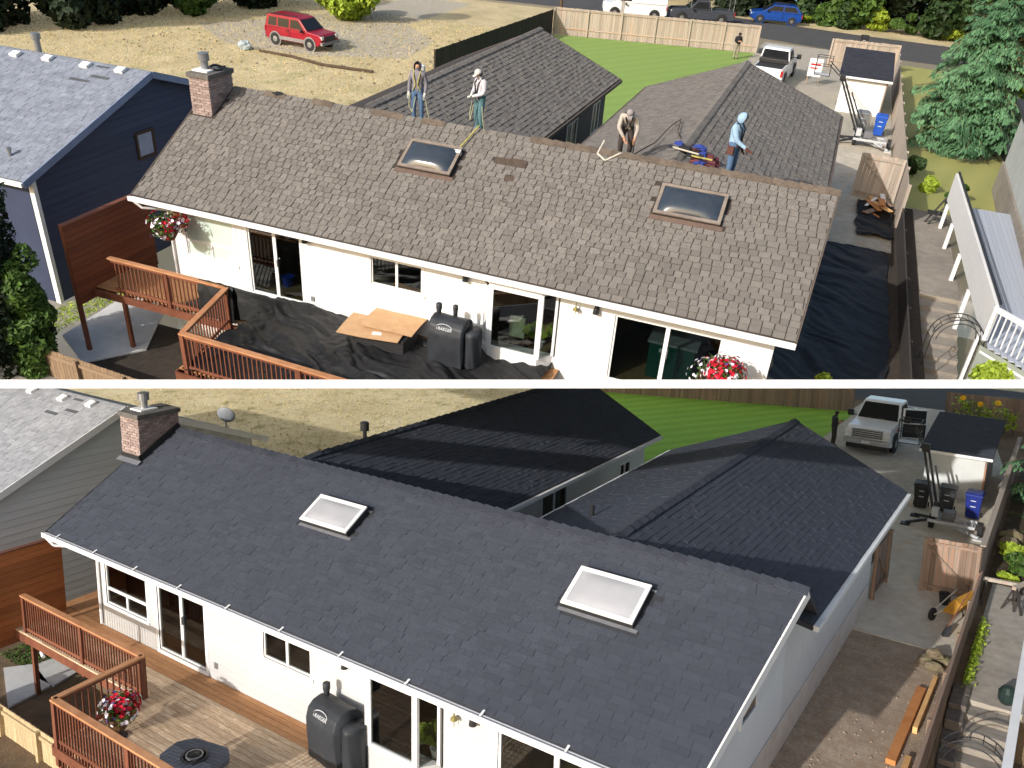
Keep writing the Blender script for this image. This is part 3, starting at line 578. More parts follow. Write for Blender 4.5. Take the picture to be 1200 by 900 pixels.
def limb(mb, p, d, L, r, rng, lvl=2, gens=None):
    q = Vector(p) + Vector(d).normalized() * L; mb.tube(p, q, r, r * .6, 6)
    if gens is not None: gens.append(q)
    if lvl:
        for _ in range(3):
            nd = (Vector(d).normalized() + Vector((rng.uniform(-.8, .8), rng.uniform(-.8, .8), rng.uniform(-.1, .6)))).normalized(); limb(mb, q, nd, L * .65, r * .55, rng, lvl - 1, gens)
def broadleaf(name, label, loc, H, Rr, n, leaf, seed, group=None, size=.16, trunk=True, nb=9, cat='tree'):
    rng = random.Random(seed); th = Thing(name, label, cat, loc, group=group, local=True)
    tk = MB(); th_ = H * (.28 if trunk else .1); limb(tk, (0, 0, -.1), (rng.uniform(-.1, .1), rng.uniform(-.1, .1), 1), th_, max(.03, H * .022), rng, 2)
    th.part('trunk', tk, bark)
    bl = []
    for i in range(nb):
        a = rng.uniform(0, 6.28); k = rng.uniform(.15, .72) * Rr; z = H * (rng.uniform(.35, .82) if trunk else rng.uniform(.06, .75)); s = Rr * rng.uniform(.32, .55)
        bl.append(((k * math.cos(a), k * math.sin(a), z), (s, s, s * rng.uniform(.6, .9) * min(1.3, H / (2 * Rr)))))
    th.part('crown', leaves(n, blob_sampler(bl, rng), size, rng), leaf); return th
def column_hedge(name, label, loc, H, Rr, n, leaf, seed, group):
    rng = random.Random(seed); th = Thing(name, label, 'hedge tree', loc, group=group, local=True)
    th.part('trunk', MB().tube((0, 0, -.1), (0, 0, H * .8), .05, .02, 6), bark)
    bl = [((rng.uniform(-.18, .18), rng.uniform(-.18, .18), H * (k + .5) / 9), (Rr * rng.uniform(.75, 1.15) * (1 - (k / 9) ** 3 * .6), Rr * rng.uniform(.75, 1.15) * (1 - (k / 9) ** 3 * .6), H / 9)) for k in range(9)]
    th.part('crown', leaves(n, blob_sampler(bl, rng, .7), .11, rng), leaf); return th
def conifer(label, loc, H, Rb, seed, n_br=330):
    rng = random.Random(seed); th = Thing('conifer_tree', label, 'tree', loc, local=True)
    th.part('trunk', MB().tube((0, 0, -.1), (0, 0, H * .97), .2, .03, 8), bark)
    mb = MB(); br = MB()
    for i in range(n_br):
        z = H * (.03 + .95 * (i / n_br) ** 1.05); L = Rb * (1 - (z / H) ** 1.25) * min(1, .62 + 1.9 * z / H) * rng.uniform(.65, 1.15) + .12; az = i * 2.4 + rng.uniform(-.4, .4); d = Vector((math.cos(az), math.sin(az), 0)); sd = Vector((-d.y, d.x, 0))
        droop = rng.uniform(.12, .3); pts = [Vector((0, 0, z)) + d * (L * t) + Vector((0, 0, L * (.18 * t - droop * 1.6 * t * t))) for t in (0, .3, .6, .85, 1)]
        br.path(pts, .012, 4)
        m = int(50 + 190 * L / Rb)
        for _ in range(m):
            t = rng.random() ** .7; k = min(3, int(t * 4)); p = pts[k].lerp(pts[k + 1], t * 4 - k); side = rng.uniform(-1, 1); wd = (.16 + .5 * math.sin(math.pi * min(1, t * .9 + .1))) * L * .42
            p = p + sd * side * wd + Vector((0, 0, -abs(side) * .10 * L + rng.uniform(-.05, .03))); q = (d * .55 + sd * side * .9 + Vector((0, 0, -.55 - rng.random() * .5))).normalized(); s = rng.uniform(.12, .24) * (.55 + .5 * L / Rb)
            wv = q.cross(Vector((0, 0, 1))).normalized() * s * .17; u2 = Vector((0, 0, s * .06))
            mb.add([p - wv * .6, p + wv * .6 + u2, p + q * s * .6 + wv + u2, p + q * s, p + q * s * .6 - wv], [(0, 1, 2, 3, 4)], None, .001 + .998 * rng.random())
    th.part('branches', br, bark); th.part('crown', mb, leaf_mats['blue']); return th
# ---- deck, railings, screens, fences
def railing(th, p0, p1, zlow, ztop, m, capm, sp=.115, posts=(0, 1), postw=.09, ends=True):
    p0 = Vector((*p0, 0)); p1 = Vector((*p1, 0)); d = p1 - p0; L = d.length; a = math.atan2(d.y, d.x)
    rl = MB(); M = tr(p0) @ rot('Z', a); rl.box(-.05, L + .05, -.07, .07, ztop - .04, ztop, M)
    o = th.part('railing', rl, capm)
    th.piece('rail_beam', m, p0 + d / 2 + Vector((0, 0, ztop - .085)), (L, .04, .085), rot('Z', a), o); th.piece('rail_beam', m, p0 + d / 2 + Vector((0, 0, .10)), (L, .035, .07), rot('Z', a), o)
    n = int(L / sp)
    for i in range(1, n):
        q = p0 + d * (i / n); th.piece('baluster', m, (q.x, q.y, (zlow + ztop - .05) / 2), (.03, .03, ztop - .05 - zlow), rot('Z', a), o)
    for t in posts:
        q = p0 + d * t; th.piece('post', m, (q.x, q.y, (zlow + ztop - .045) / 2), (postw, postw, ztop - .045 - zlow), rot('Z', a), o)
    return o
def deck(label, yw, yA, yB, x0, xs, x1, pitch, boardm, warm, nwarm=3):
    th = Thing('deck', label, 'deck', ((x0 + x1) / 2, yA, -1.6)); r = random.Random(2)
    y = yw; k = 0
    while y - pitch > yB - .02:
        a = x0 if y - pitch > yA - .05 else xs; js = [a]
        while js[-1] < x1 - .1: js.append(min(x1, js[-1] + r.uniform(2.4, 4.6)))
        for p, q in zip(js, js[1:]):
            th.piece('board', warm if k < nwarm else boardm, ((p + q) / 2, y - pitch / 2, -.02 + r.uniform(-.002, .002)), (q - p - .006, pitch - .012, .038))
        y -= pitch; k += 1
    f = MB().box(x0, xs - .04, yA - .04, yA, -.26, -.045).box(xs - .04, xs, yB, yA, -.26, -.045).box(xs, x1, yB - .04, yB, -.26, -.045)
    th.part('rim_joist', f, rail_m)
    j = MB()
    for i in range(int((x1 - x0) / .6)):
        x = x0 + .3 + i * .6; j.box(x, x + .05, (yA if x < xs else yB) + .01, yw, -.25, -.05)
    th.part('joists', j, rail_m, kind='stuff')
    return th
def screen(label, x, y0, y1, z0, z1, zg, m=cedar, nb=14):
    th = Thing('privacy_screen', label, 'screen', (x, (y0 + y1) / 2, zg)); h = (z1 - z0) / nb
    for i in range(nb): th.piece('board', m, (x, (y0 + y1) / 2, z0 + h * (i + .5)), (.03, y1 - y0, h - .008), rot('X', random.uniform(-.002, .002)))
    for y in (y0 + .06, y1 - .06): th.piece('post', rail_m, (x - .07, y, (zg + z1) / 2), (.1, .1, z1 - zg))
    th.piece('cap_board', rail_m, (x - .02, (y0 + y1) / 2, z1 + .02), (.16, y1 - y0 + .06, .035)); return th
def board_fence(name, label, p0, p1, zb, h, m, bw=.14, group=None, rails=(.25, .92), postm=None, cap=False, posts=2.4, side=1, cat='fence', seed=0, lean=.0):
    """upright boards side by side on two rails, posts behind"""
    p0 = Vector((*p0, 0)); p1 = Vector((*p1, 0)); d = p1 - p0; L = d.length; a = math.atan2(d.y, d.x); mid = p0 + d / 2; r = random.Random(seed + 11)
    th = Thing(name, label, cat, (mid.x, mid.y, zb), group=group); u = d.normalized(); nn = Vector((-u.y, u.x, 0)) * side; n = max(1, int(L / bw))
    for i in range(n):
        q = p0 + d * ((i + .5) / n); hh = h * r.uniform(.985, 1.0)
        th.piece('board', m, (q.x, q.y, zb + hh / 2), (L / n - .008, .022, hh), rot('Z', a) @ rot('Y', r.gauss(0, .006)))
    for z in rails: th.piece('rail', postm or m, mid - nn * .035 + Vector((0, 0, zb + h * z)), (L, .045, .09), rot('Z', a))
    k = max(1, round(L / posts))
    for i in range(k + 1):
        q = p0 + d * (i / k) - nn * .06; th.piece('post', postm or m, (q.x, q.y, zb + h / 2 - .02), (.1, .1, h), rot('Z', a))
    if cap: th.piece('cap_rail', postm or m, mid + Vector((0, 0, zb + h + .02)), (L, .16 if cap is True else cap, .035), rot('Z', a))
    return th
def gate(label, p0, p1, zb, h, m, seed=0, group=None):
    th = board_fence('gate', label, p0, p1, zb, h, m, .145, rails=(.1, .9), posts=9, cat='gate', seed=seed, group=group)
    p0 = Vector((*p0, 0)); p1 = Vector((*p1, 0)); u = (p1 - p0).normalized(); nn = Vector((-u.y, u.x, 0))
    b = MB().bar(p0 - nn * .03 + Vector((0, 0, zb + h * .88)), p1 - nn * .03 + Vector((0, 0, zb + h * .12)), .05, .09, nn); th.part('brace', b, m)
    b = MB().bar(p0 + nn * .03 + Vector((0, 0, zb + h * .88)), p1 + nn * .03 + Vector((0, 0, zb + h * .12)), .05, .09, nn); th.part('brace', b, m)
    th.part('latch', MB().box(-.05, .05, -.03, .03, 0, .12, tr(p1 + Vector((0, 0, zb + h * .55)))), black_metal); return th
# ---- covered pellet grill
cover_m = mat('black_grill_cover', srgb(52, 55, 60), srgb(40, 43, 48), 3, .55, bump=.3, bscale=8, spec=.35)
print_m = mat('pale_print', (.6, .62, .65), (.5, .52, .55), 4)
def text_mesh(s, size, m, extrude=.002):
    c = bpy.data.curves.new('t', 'FONT'); c.body = s; c.size = size; c.align_x = 'CENTER'; c.extrude = extrude; o = bpy.data.objects.new('t', c); COL.objects.link(o)
    bpy.context.view_layer.update(); me = bpy.data.meshes.new_from_object(o.evaluated_get(bpy.context.evaluated_depsgraph_get())); bpy.data.objects.remove(o); me.materials.clear(); me.materials.append(m); return me
def grill(label, loc, rz, two=False):
    th = Thing('covered_grill', label, 'grill', loc, rz, local=True)
    prof = [(-.30, .02), (.30, .02), (.34, .55), (.34, .86), (.30, 1.04), (.20, 1.14), (.02, 1.20), (-.16, 1.16), (-.28, 1.06), (-.345, .86), (-.345, .6)]
    def f(u, v):
        n = len(prof); t = u * n; i = int(t) % n; k = t - int(t); a = prof[i]; b = prof[(i + 1) % n]; y = a[0] + (b[0] - a[0]) * k; z = a[1] + (b[1] - a[1]) * k
        x = -.44 + v * .88; q = .012 * math.sin(9 * x + 4 * z) + .018 * noise.noise(Vector((x * 5, y * 3, z * 2.2))) * (1.4 - z); y = y * (1 + .05 * math.sin(v * math.pi)); return (x, y + q * (1 if y > 0 else -1), z)
    mb = MB().grid(f, 44, 22); k = 45
    mb.f.append(tuple(range(0, 44))[::-1]); mb.t.append(0); mb.f.append(tuple(range(22 * k, 22 * k + 44))); mb.t.append(0)
    th.part('cover', mb, cover_m, smooth=True)
    def g(u, v):
        a = u * 2 * math.pi; z = .05 + .92 * v; r = 1 + .07 * math.sin(a * 7 + z * 5) * (1 - v * .6); return (.60 + .19 * r * math.cos(a), .02 + .27 * r * math.sin(a), z)
    mb = MB().grid(g, 30, 10); mb.f.append(tuple(10 * 31 + i for i in range(30))); mb.t.append(0); th.part('hopper_cover', mb, cover_m, smooth=True)
    th.part('chimney_cover', MB().lathe([(.055, 1.05), (.06, 1.25), (.075, 1.3), (.075, 1.42), (.05, 1.44)], 12, tr(-.36, .10, 0)), cover_m, smooth=True)
    if two: th.part('chimney_cover', MB().lathe([(.05, 1.0), (.055, 1.25), (.065, 1.3), (.065, 1.4), (.045, 1.42)], 12, tr(.02, .22, 0)), cover_m, smooth=True)
    M = tr(-.03, -.335, .98) @ rot('X', R_(62))
    th.inst('printed_name', text_mesh('TRAEGER', .1, print_m), M)
    ar = MB(); ar.path([(.2 * math.cos(a), .06 + .09 * math.sin(a), 0) for a in [math.pi * i / 12 for i in range(13)]], .008, 4)
    th.inst('printed_arc', ar.mesh('printed_arc', print_m), M); return th
# ---- petunia basket
petal_red = mat('red_petal', srgb(206, 30, 52), srgb(176, 16, 40), 4, .6, rnd=.25, tint=True); petal_white = mat('white_petal', srgb(236, 232, 236), srgb(220, 210, 222), 4, .6); petal_violet = mat('violet_petal', srgb(92, 62, 120), srgb(70, 46, 96), 4, .6)
def flower_basket(label, loc, R0, seed, hang=0., pot=True):
    rng = random.Random(seed); th = Thing('flower_basket', label, 'flower basket', loc, local=True)
    th.part('pot', MB().lathe([(R0 * .3, 0), (R0 * .5, R0 * .35), (R0 * .55, R0 * .6)], 14), mat('coco_liner', srgb(110, 82, 56), srgb(80, 60, 42), 6))
    if hang:
        h = MB()
        for a in (0, 2.1, 4.2): h.tube((R0 * .5 * math.cos(a), R0 * .5 * math.sin(a), R0 * .6), (0, 0, hang), .006, n=4)
        th.part('hanger_wire', h, black_metal)
    bl = [((rng.uniform(-.5, .5) * R0, rng.uniform(-.5, .5) * R0, R0 * (.75 + rng.uniform(-.2, .25))), (R0 * .6, R0 * .6, R0 * .42)) for _ in range(7)]
    th.part('foliage', leaves(520, blob_sampler(bl, rng, .6), .06, rng), leaf_mats['mid'])
    for nm, m, n in (('red_blossoms', petal_red, 230), ('white_blossoms', petal_white, 120), ('violet_blossoms', petal_violet, 16)):
        mb = MB(); sm = blob_sampler([(c, tuple(x * 1.08 for x in r)) for c, r in bl], rng, .92); cl = [sm()[0] for _ in range(5)]
        for i in range(n):
            while True:
                p, d = sm()
                if nm != 'red_blossoms' or min((Vector(p) - Vector(c)).length for c in cl) < R0 * .5: break
            d = d.normalized(); a = d.orthogonal().normalized(); b = d.cross(a); s = rng.uniform(.036, .055); p = Vector(p)
            vs = [p] + [p + (a * math.cos(k * 1.2566) + b * math.sin(k * 1.2566)) * s + d * .012 for k in range(5)]
            mb.add(vs, [(0, 1 + k, 1 + (k + 1) % 5) for k in range(5)], None, .001 + .99 * rng.random())
        th.part(nm, mb, m, kind='stuff')
    return th
# ---- wheeled bin
def wheelie_bin(label, loc, rz, col, group=None):
    th = Thing('wheeled_bin', label, 'bin', loc, rz, group=group, local=True); m = mat('bin_plastic_%d_%d_%d' % col, srgb(*col), srgb(*[int(c * .85) for c in col]), 5, .45, spec=.4)
    b = MB(); a0, a1 = .22, .29; b.add([(-a0, -a0, .06), (a0, -a0, .06), (a0, a0, .06), (-a0, a0, .06), (-a1, -a1 - .03, .98), (a1, -a1 - .03, .98), (a1, a1, .98), (-a1, a1, .98)], [(0, 3, 2, 1), (4, 5, 6, 7), (0, 1, 5, 4), (1, 2, 6, 5), (2, 3, 7, 6), (3, 0, 4, 7)])
    th.part('body', b, m, bevel=.03); th.part('rim', MB().box(-a1 - .02, a1 + .02, -a1 - .05, a1 + .02, .95, .99), m, bevel=.01)
    l = MB(); l.add([(-a1 - .03, -a1 - .07, .995), (a1 + .03, -a1 - .07, .995), (a1 + .03, a1 + .05, .995), (-a1 - .03, a1 + .05, .995), (-a1 + .03, -a1, 1.06), (a1 - .03, -a1, 1.06), (a1 - .03, a1, 1.08), (-a1 + .03, a1, 1.08)], [(4, 5, 6, 7), (0, 1, 5, 4), (1, 2, 6, 5), (2, 3, 7, 6), (3, 0, 4, 7), (0, 3, 2, 1)])
    th.part('lid', l, m, bevel=.012); th.part('handle', MB().tube((-.22, a1 + .07, 1.0), (.22, a1 + .07, 1.0), .018), m)
    for s in (-1, 1): th.part('wheel', MB().tube((s * .24, a0 + .06, .1), (s * .29, a0 + .06, .1), .1, n=14), rubber)
    for z in (.52, .75): th.part('bar_mark', MB().box(-.09, .09, -.27 - .05 * (z - .3) - .006, -.26 - .05 * (z - .3), z, z + .035), print_m)
    return th
# ---- vehicles: side profile prism with tumblehome
def wheel(th, x, y, r, w_, rimm):
    t = MB().lathe([(r * .55, -w_ / 2), (r * .92, -w_ / 2), (r, -w_ / 2 + .03), (r, w_ / 2 - .03), (r * .92, w_ / 2), (r * .55, w_ / 2)], 20, tr(x, y, r) @ rot('X', math.pi / 2))
    wh = th.part('wheel', t, rubber); s = -1 if y < 0 else 1
    rm = MB().lathe([(r * .58, 0), (r * .56, .015), (r * .2, .03), (.02, .035)], 16, tr(x, y + s * (w_ / 2 - .02), r) @ rot('X', -s * math.pi / 2)); th.part('rim', rm, rimm, wh); return wh
chrome = mat('chrome', (.7, .7, .72), (.62, .62, .64), 5, .15, metal=.9); car_glass = mat('car_glass', (.012, .014, .016), (.02, .022, .025), 3, .06, spec=.4); lamp_m = mat('lamp_lens', (.75, .76, .78), (.6, .6, .62), 6, .15, spec=.6); tail_m = mat('tail_lamp', (.4, .02, .02), (.3, .02, .02), 5, .2)
red_print = mat('red_print', srgb(206, 44, 48), srgb(190, 36, 40), 5)
def vehicle(name, label, cat, loc, rz, paint, W_, low, cab, belt, r, wx, glassq, rimm=None, group=None, trim=None, bevel=.05, cab_in=.16):
    """low: lower side profile (x,z) ; cab: greenhouse profile ; front points to +x"""
    th = Thing(name, label, cat, loc, rz, group=group, local=True); rimm = rimm or grey_metal; hw = W_ / 2
    b = MB().prism(low, -hw, hw, 'Y'); zmx = max(p[1] for p in low)
    b.v = [(x, y * (1 - .09 * max(0, (z - .75)) / max(.2, zmx - .75)) * (1 - .05 * max(0, abs(x) / max(abs(q[0]) for q in low) - .8) / .2), z) for x, y, z in b.v]
    body = th.part('body', b, paint, bevel=bevel)
    c = MB().prism(cab, -hw + .05, hw - .05, 'Y'); z0 = min(p[1] for p in cab); z1 = max(p[1] for p in cab); c.v = [(x, y * (1 - cab_in * (z - z0) / (z1 - z0)), z) for x, y, z in c.v]
    th.part('cabin', c, paint, bevel=bevel * .8)
    for kind, pts in glassq:      # glass panels a few mm proud, placed on the slanted cabin faces
        if kind == 'side':
            for s in (-1, 1):
                yy = lambda z: (hw - .05) * (1 - cab_in * (z - z0) / (z1 - z0)) + .004
                g = MB().add([(x, s * yy(z), z) for x, z in pts], [tuple(range(len(pts)))]); th.part('side_window', g, car_glass)
        else:
            (xa, za), (xb, zb_) = pts; ya = (hw - .05) * (1 - cab_in * (za - z0) / (z1 - z0)) - .08; yb = (hw - .05) * (1 - cab_in * (zb_ - z0) / (z1 - z0)) - .08; e = .008 * (1 if kind == 'front' else -1)
            th.part('windscreen' if kind == 'front' else 'rear_window', MB().add([(xa + e, -ya, za + .006), (xa + e, ya, za + .006), (xb + e, yb, zb_ + .006), (xb + e, -yb, zb_ + .006)], [(0, 1, 2, 3)]), car_glass)
    for x in wx:
        for s in (-1, 1):
            wheel(th, x, s * (hw - .09), r, .22, rimm)
            th.part('wheel_arch', MB().lathe([(r * 1.16, -.02), (r * 1.22, 0), (r * 1.05, .012), (r * 1.0, .0)], 20, tr(x, s * (hw - .005), r) @ rot('X', -s * math.pi / 2)), trim or black_metal)
    return th
# ---- people
skin_m = mat('skin', srgb(196, 150, 122), srgb(176, 128, 102), 6, .6)
def person(label, loc, rz, pose, cols, h=1.75, headgear='hood', extra=None):
    """skeleton -> skin modifier -> one continuous mesh; material of each face from its nearest bone. Faces -y."""
    J = dict(pel=(0, 0, .95), spi=(0, 0, 1.17), che=(0, 0, 1.36), nec=(0, -.01, 1.5), hea=(0, -.03, 1.60), top=(0, -.03, 1.70))
    for s, k in ((1, 'L'), (-1, 'R')):
        J.update({'hip' + k: (s * .1, 0, .92), 'kne' + k: (s * .12, -.03, .5), 'ank' + k: (s * .12, .02, .1), 'toe' + k: (s * .13, -.17, .045), 'sho' + k: (s * .19, 0, 1.42), 'elb' + k: (s * .26, .03, 1.13), 'wri' + k: (s * .25, -.09, .89), 'han' + k: (s * .245, -.13, .81)})
    J.update(pose); J = {k: Vector(v) for k, v in J.items()}
    rad = dict(pel=.15, spi=.15, che=.165, nec=.06, hea=.088, top=.07, hip=.115, kne=.085, ank=.065, toe=.045, sho=.095, elb=.068, wri=.046, han=.034)
    E_ = [('pel', 'spi', 'shirt'), ('spi', 'che', 'shirt'), ('che', 'nec', 'shirt'), ('nec', 'hea', 'head'), ('hea', 'top', 'head')]
    for k in 'LR': E_ += [('pel', 'hip' + k, 'pants'), ('hip' + k, 'kne' + k, 'pants'), ('kne' + k, 'ank' + k, 'pants'), ('ank' + k, 'toe' + k, 'boot'), ('che', 'sho' + k, 'shirt'), ('sho' + k, 'elb' + k, 'shirt'), ('elb' + k, 'wri' + k, 'sleeve'), ('wri' + k, 'han' + k, 'hand')]
    names = list(J); vs = [J[n] for n in names]; rr = [rad[n if n in rad else n[:-1]] for n in names]; es = [(names.index(a), names.index(b)) for a, b, _ in E_]; bones = [(J[a], J[b], c) for a, b, c in E_]
    for k in 'LR':
        d = (J['han' + k] - J['wri' + k]).normalized(); s = d.orthogonal().normalized(); hi = names.index('han' + k)
        for q, ln in zip((-.03, -.01, .01, .03), (.07, .085, .08, .06)):
            a = len(vs); p = J['han' + k] + d * .035 + s * q; vs += [p, p + d * ln * .5 + Vector((0, -.012, 0)), p + d * ln + Vector((0, -.03, 0))]; rr += [.012, .011, .009]; es += [(hi, a), (a, a + 1), (a + 1, a + 2)]; bones.append((p, vs[-1], 'hand'))
        a = len(vs); p = J['wri' + k].lerp(J['han' + k], .6) + s * .04; vs += [p, p + d * .05 + s * .015]; rr += [.013, .011]; es += [(hi, a), (a, a + 1)]; bones.append((p, vs[-1], 'hand'))
    me = bpy.data.meshes.new('b'); me.from_pydata(vs, es, []); o = bpy.data.objects.new('b', me); COL.objects.link(o)
    md = o.modifiers.new('s', 'SKIN'); md.use_smooth_shade = True
    for i, v in enumerate(me.skin_vertices[0].data): v.radius = (rr[i], rr[i]); v.use_root = (i == 0)
    ss = o.modifiers.new('u', 'SUBSURF'); ss.levels = 1; ss.render_levels = 1
    bpy.context.view_layer.update(); bm_ = bpy.data.meshes.new_from_object(o.evaluated_get(bpy.context.evaluated_depsgraph_get())); bpy.data.objects.remove(o); bm_.name = 'body'
    order = ['shirt', 'sleeve', 'pants', 'boot', 'hand', 'head']; bm_.materials.clear()
    for k in order: bm_.materials.append(cols.get(k) or cols['shirt'] if k != 'head' else cols.get('head', skin_m))
    for f in bm_.polygons:
        c = f.center; best = None
        for a, b, k in bones:
            ab = b - a; t = max(0, min(1, (c - a).dot(ab) / max(1e-6, ab.length_squared))); dd = (c - a - ab * t).length - (.09 if k in ('shirt', 'pants') else .03)
            if best is None or dd < best[0]: best = (dd, k)
        f.material_index = order.index(best[1]); f.use_smooth = True
    sc = h / 1.76; th = Thing('person', label, 'person', loc, rz, local=True, scale=sc)
    o = link(bpy.data.objects.new('body', bm_)); o.parent = th.o
    hd = J['hea']; up = (J['top'] - J['hea']).normalized(); fw = Vector((0, -1, 0)); fw = (fw - up * fw.dot(up)).normalized()
    q = Matrix((up.cross(fw) * -1, -fw, up)).transposed().to_4x4(); H = tr(hd) @ q
    th.part('nose', MB().add([(-.014, -.085, 0), (.014, -.085, 0), (0, -.085, .045), (0, -.112, .006)], [(0, 1, 3), (1, 2, 3), (2, 0, 3)], H), skin_m, o)
    for s in (-1, 1): th.part('eye', MB().ball(H @ Vector((s * .032, -.086, .038)), .009, 6, 4), black_metal, o)
    if headgear == 'hood':
        def hood(u, v):
            a = (u - .5) * 2 * math.pi * .70 + math.pi / 2; b = -.75 + v * 2.2; return H @ Vector((.125 * math.cos(a) * math.cos(b), .005 + .135 * math.sin(a) * math.cos(b), .03 + .15 * math.sin(b)))
        th.part('hood', MB().grid(hood, 16, 10), cols.get('hood', cols['shirt']), o, smooth=True)
    elif headgear == 'cap':
        cp = MB().lathe([(.103, 0), (.105, .03), (.09, .075), (.05, .105), (.01, .115)], 14, H @ tr(0, 0, .055)); cp.add([(-.07, -.08, .06), (.07, -.08, .06), (.05, -.19, .05), (-.05, -.19, .05)], [(0, 1, 2, 3)], H); th.part('cap', cp, cols['hood'], o, smooth=True)
        if cols.get('hair'): th.part('hair', MB().ball(H @ Vector((0, .03, .02)), (.10, .09, .09), 10, 6), cols['hair'], o, smooth=True)
    else:
        th.part('hair', MB().ball(H @ Vector((0, .018, .06)), (.098, .1, .085), 12, 8), cols['hair'], o, smooth=True)
    if cols.get('belt'):
        bl = MB().lathe([(.165, -.05), (.17, 0), (.16, .05)], 14, tr(J['pel'] + Vector((0, 0, .04)))); 
        for s in (-1, 1): bl.box(s * .17 - .06, s * .17 + .06, -.08, .08, -.18, .02, tr(J['pel']))
        th.part('tool_belt', bl, cols['belt'], o)
    if cols.get('harness'):
        hs = MB(); c = J['che']; pz = J['pel']
        for s in (-1, 1): hs.path([c + Vector((s * .11, .12, .04)), c + Vector((s * .11, -.02, .17)), c + Vector((s * .09, -.155, .02)), pz.lerp(c, .45) + Vector((s * .03, -.15, 0)), pz + Vector((s * .12, -.13, 0))], .018, 5)
        th.part('harness', hs, cols['harness'], o)
    if extra: extra(th, J, o)
    return th
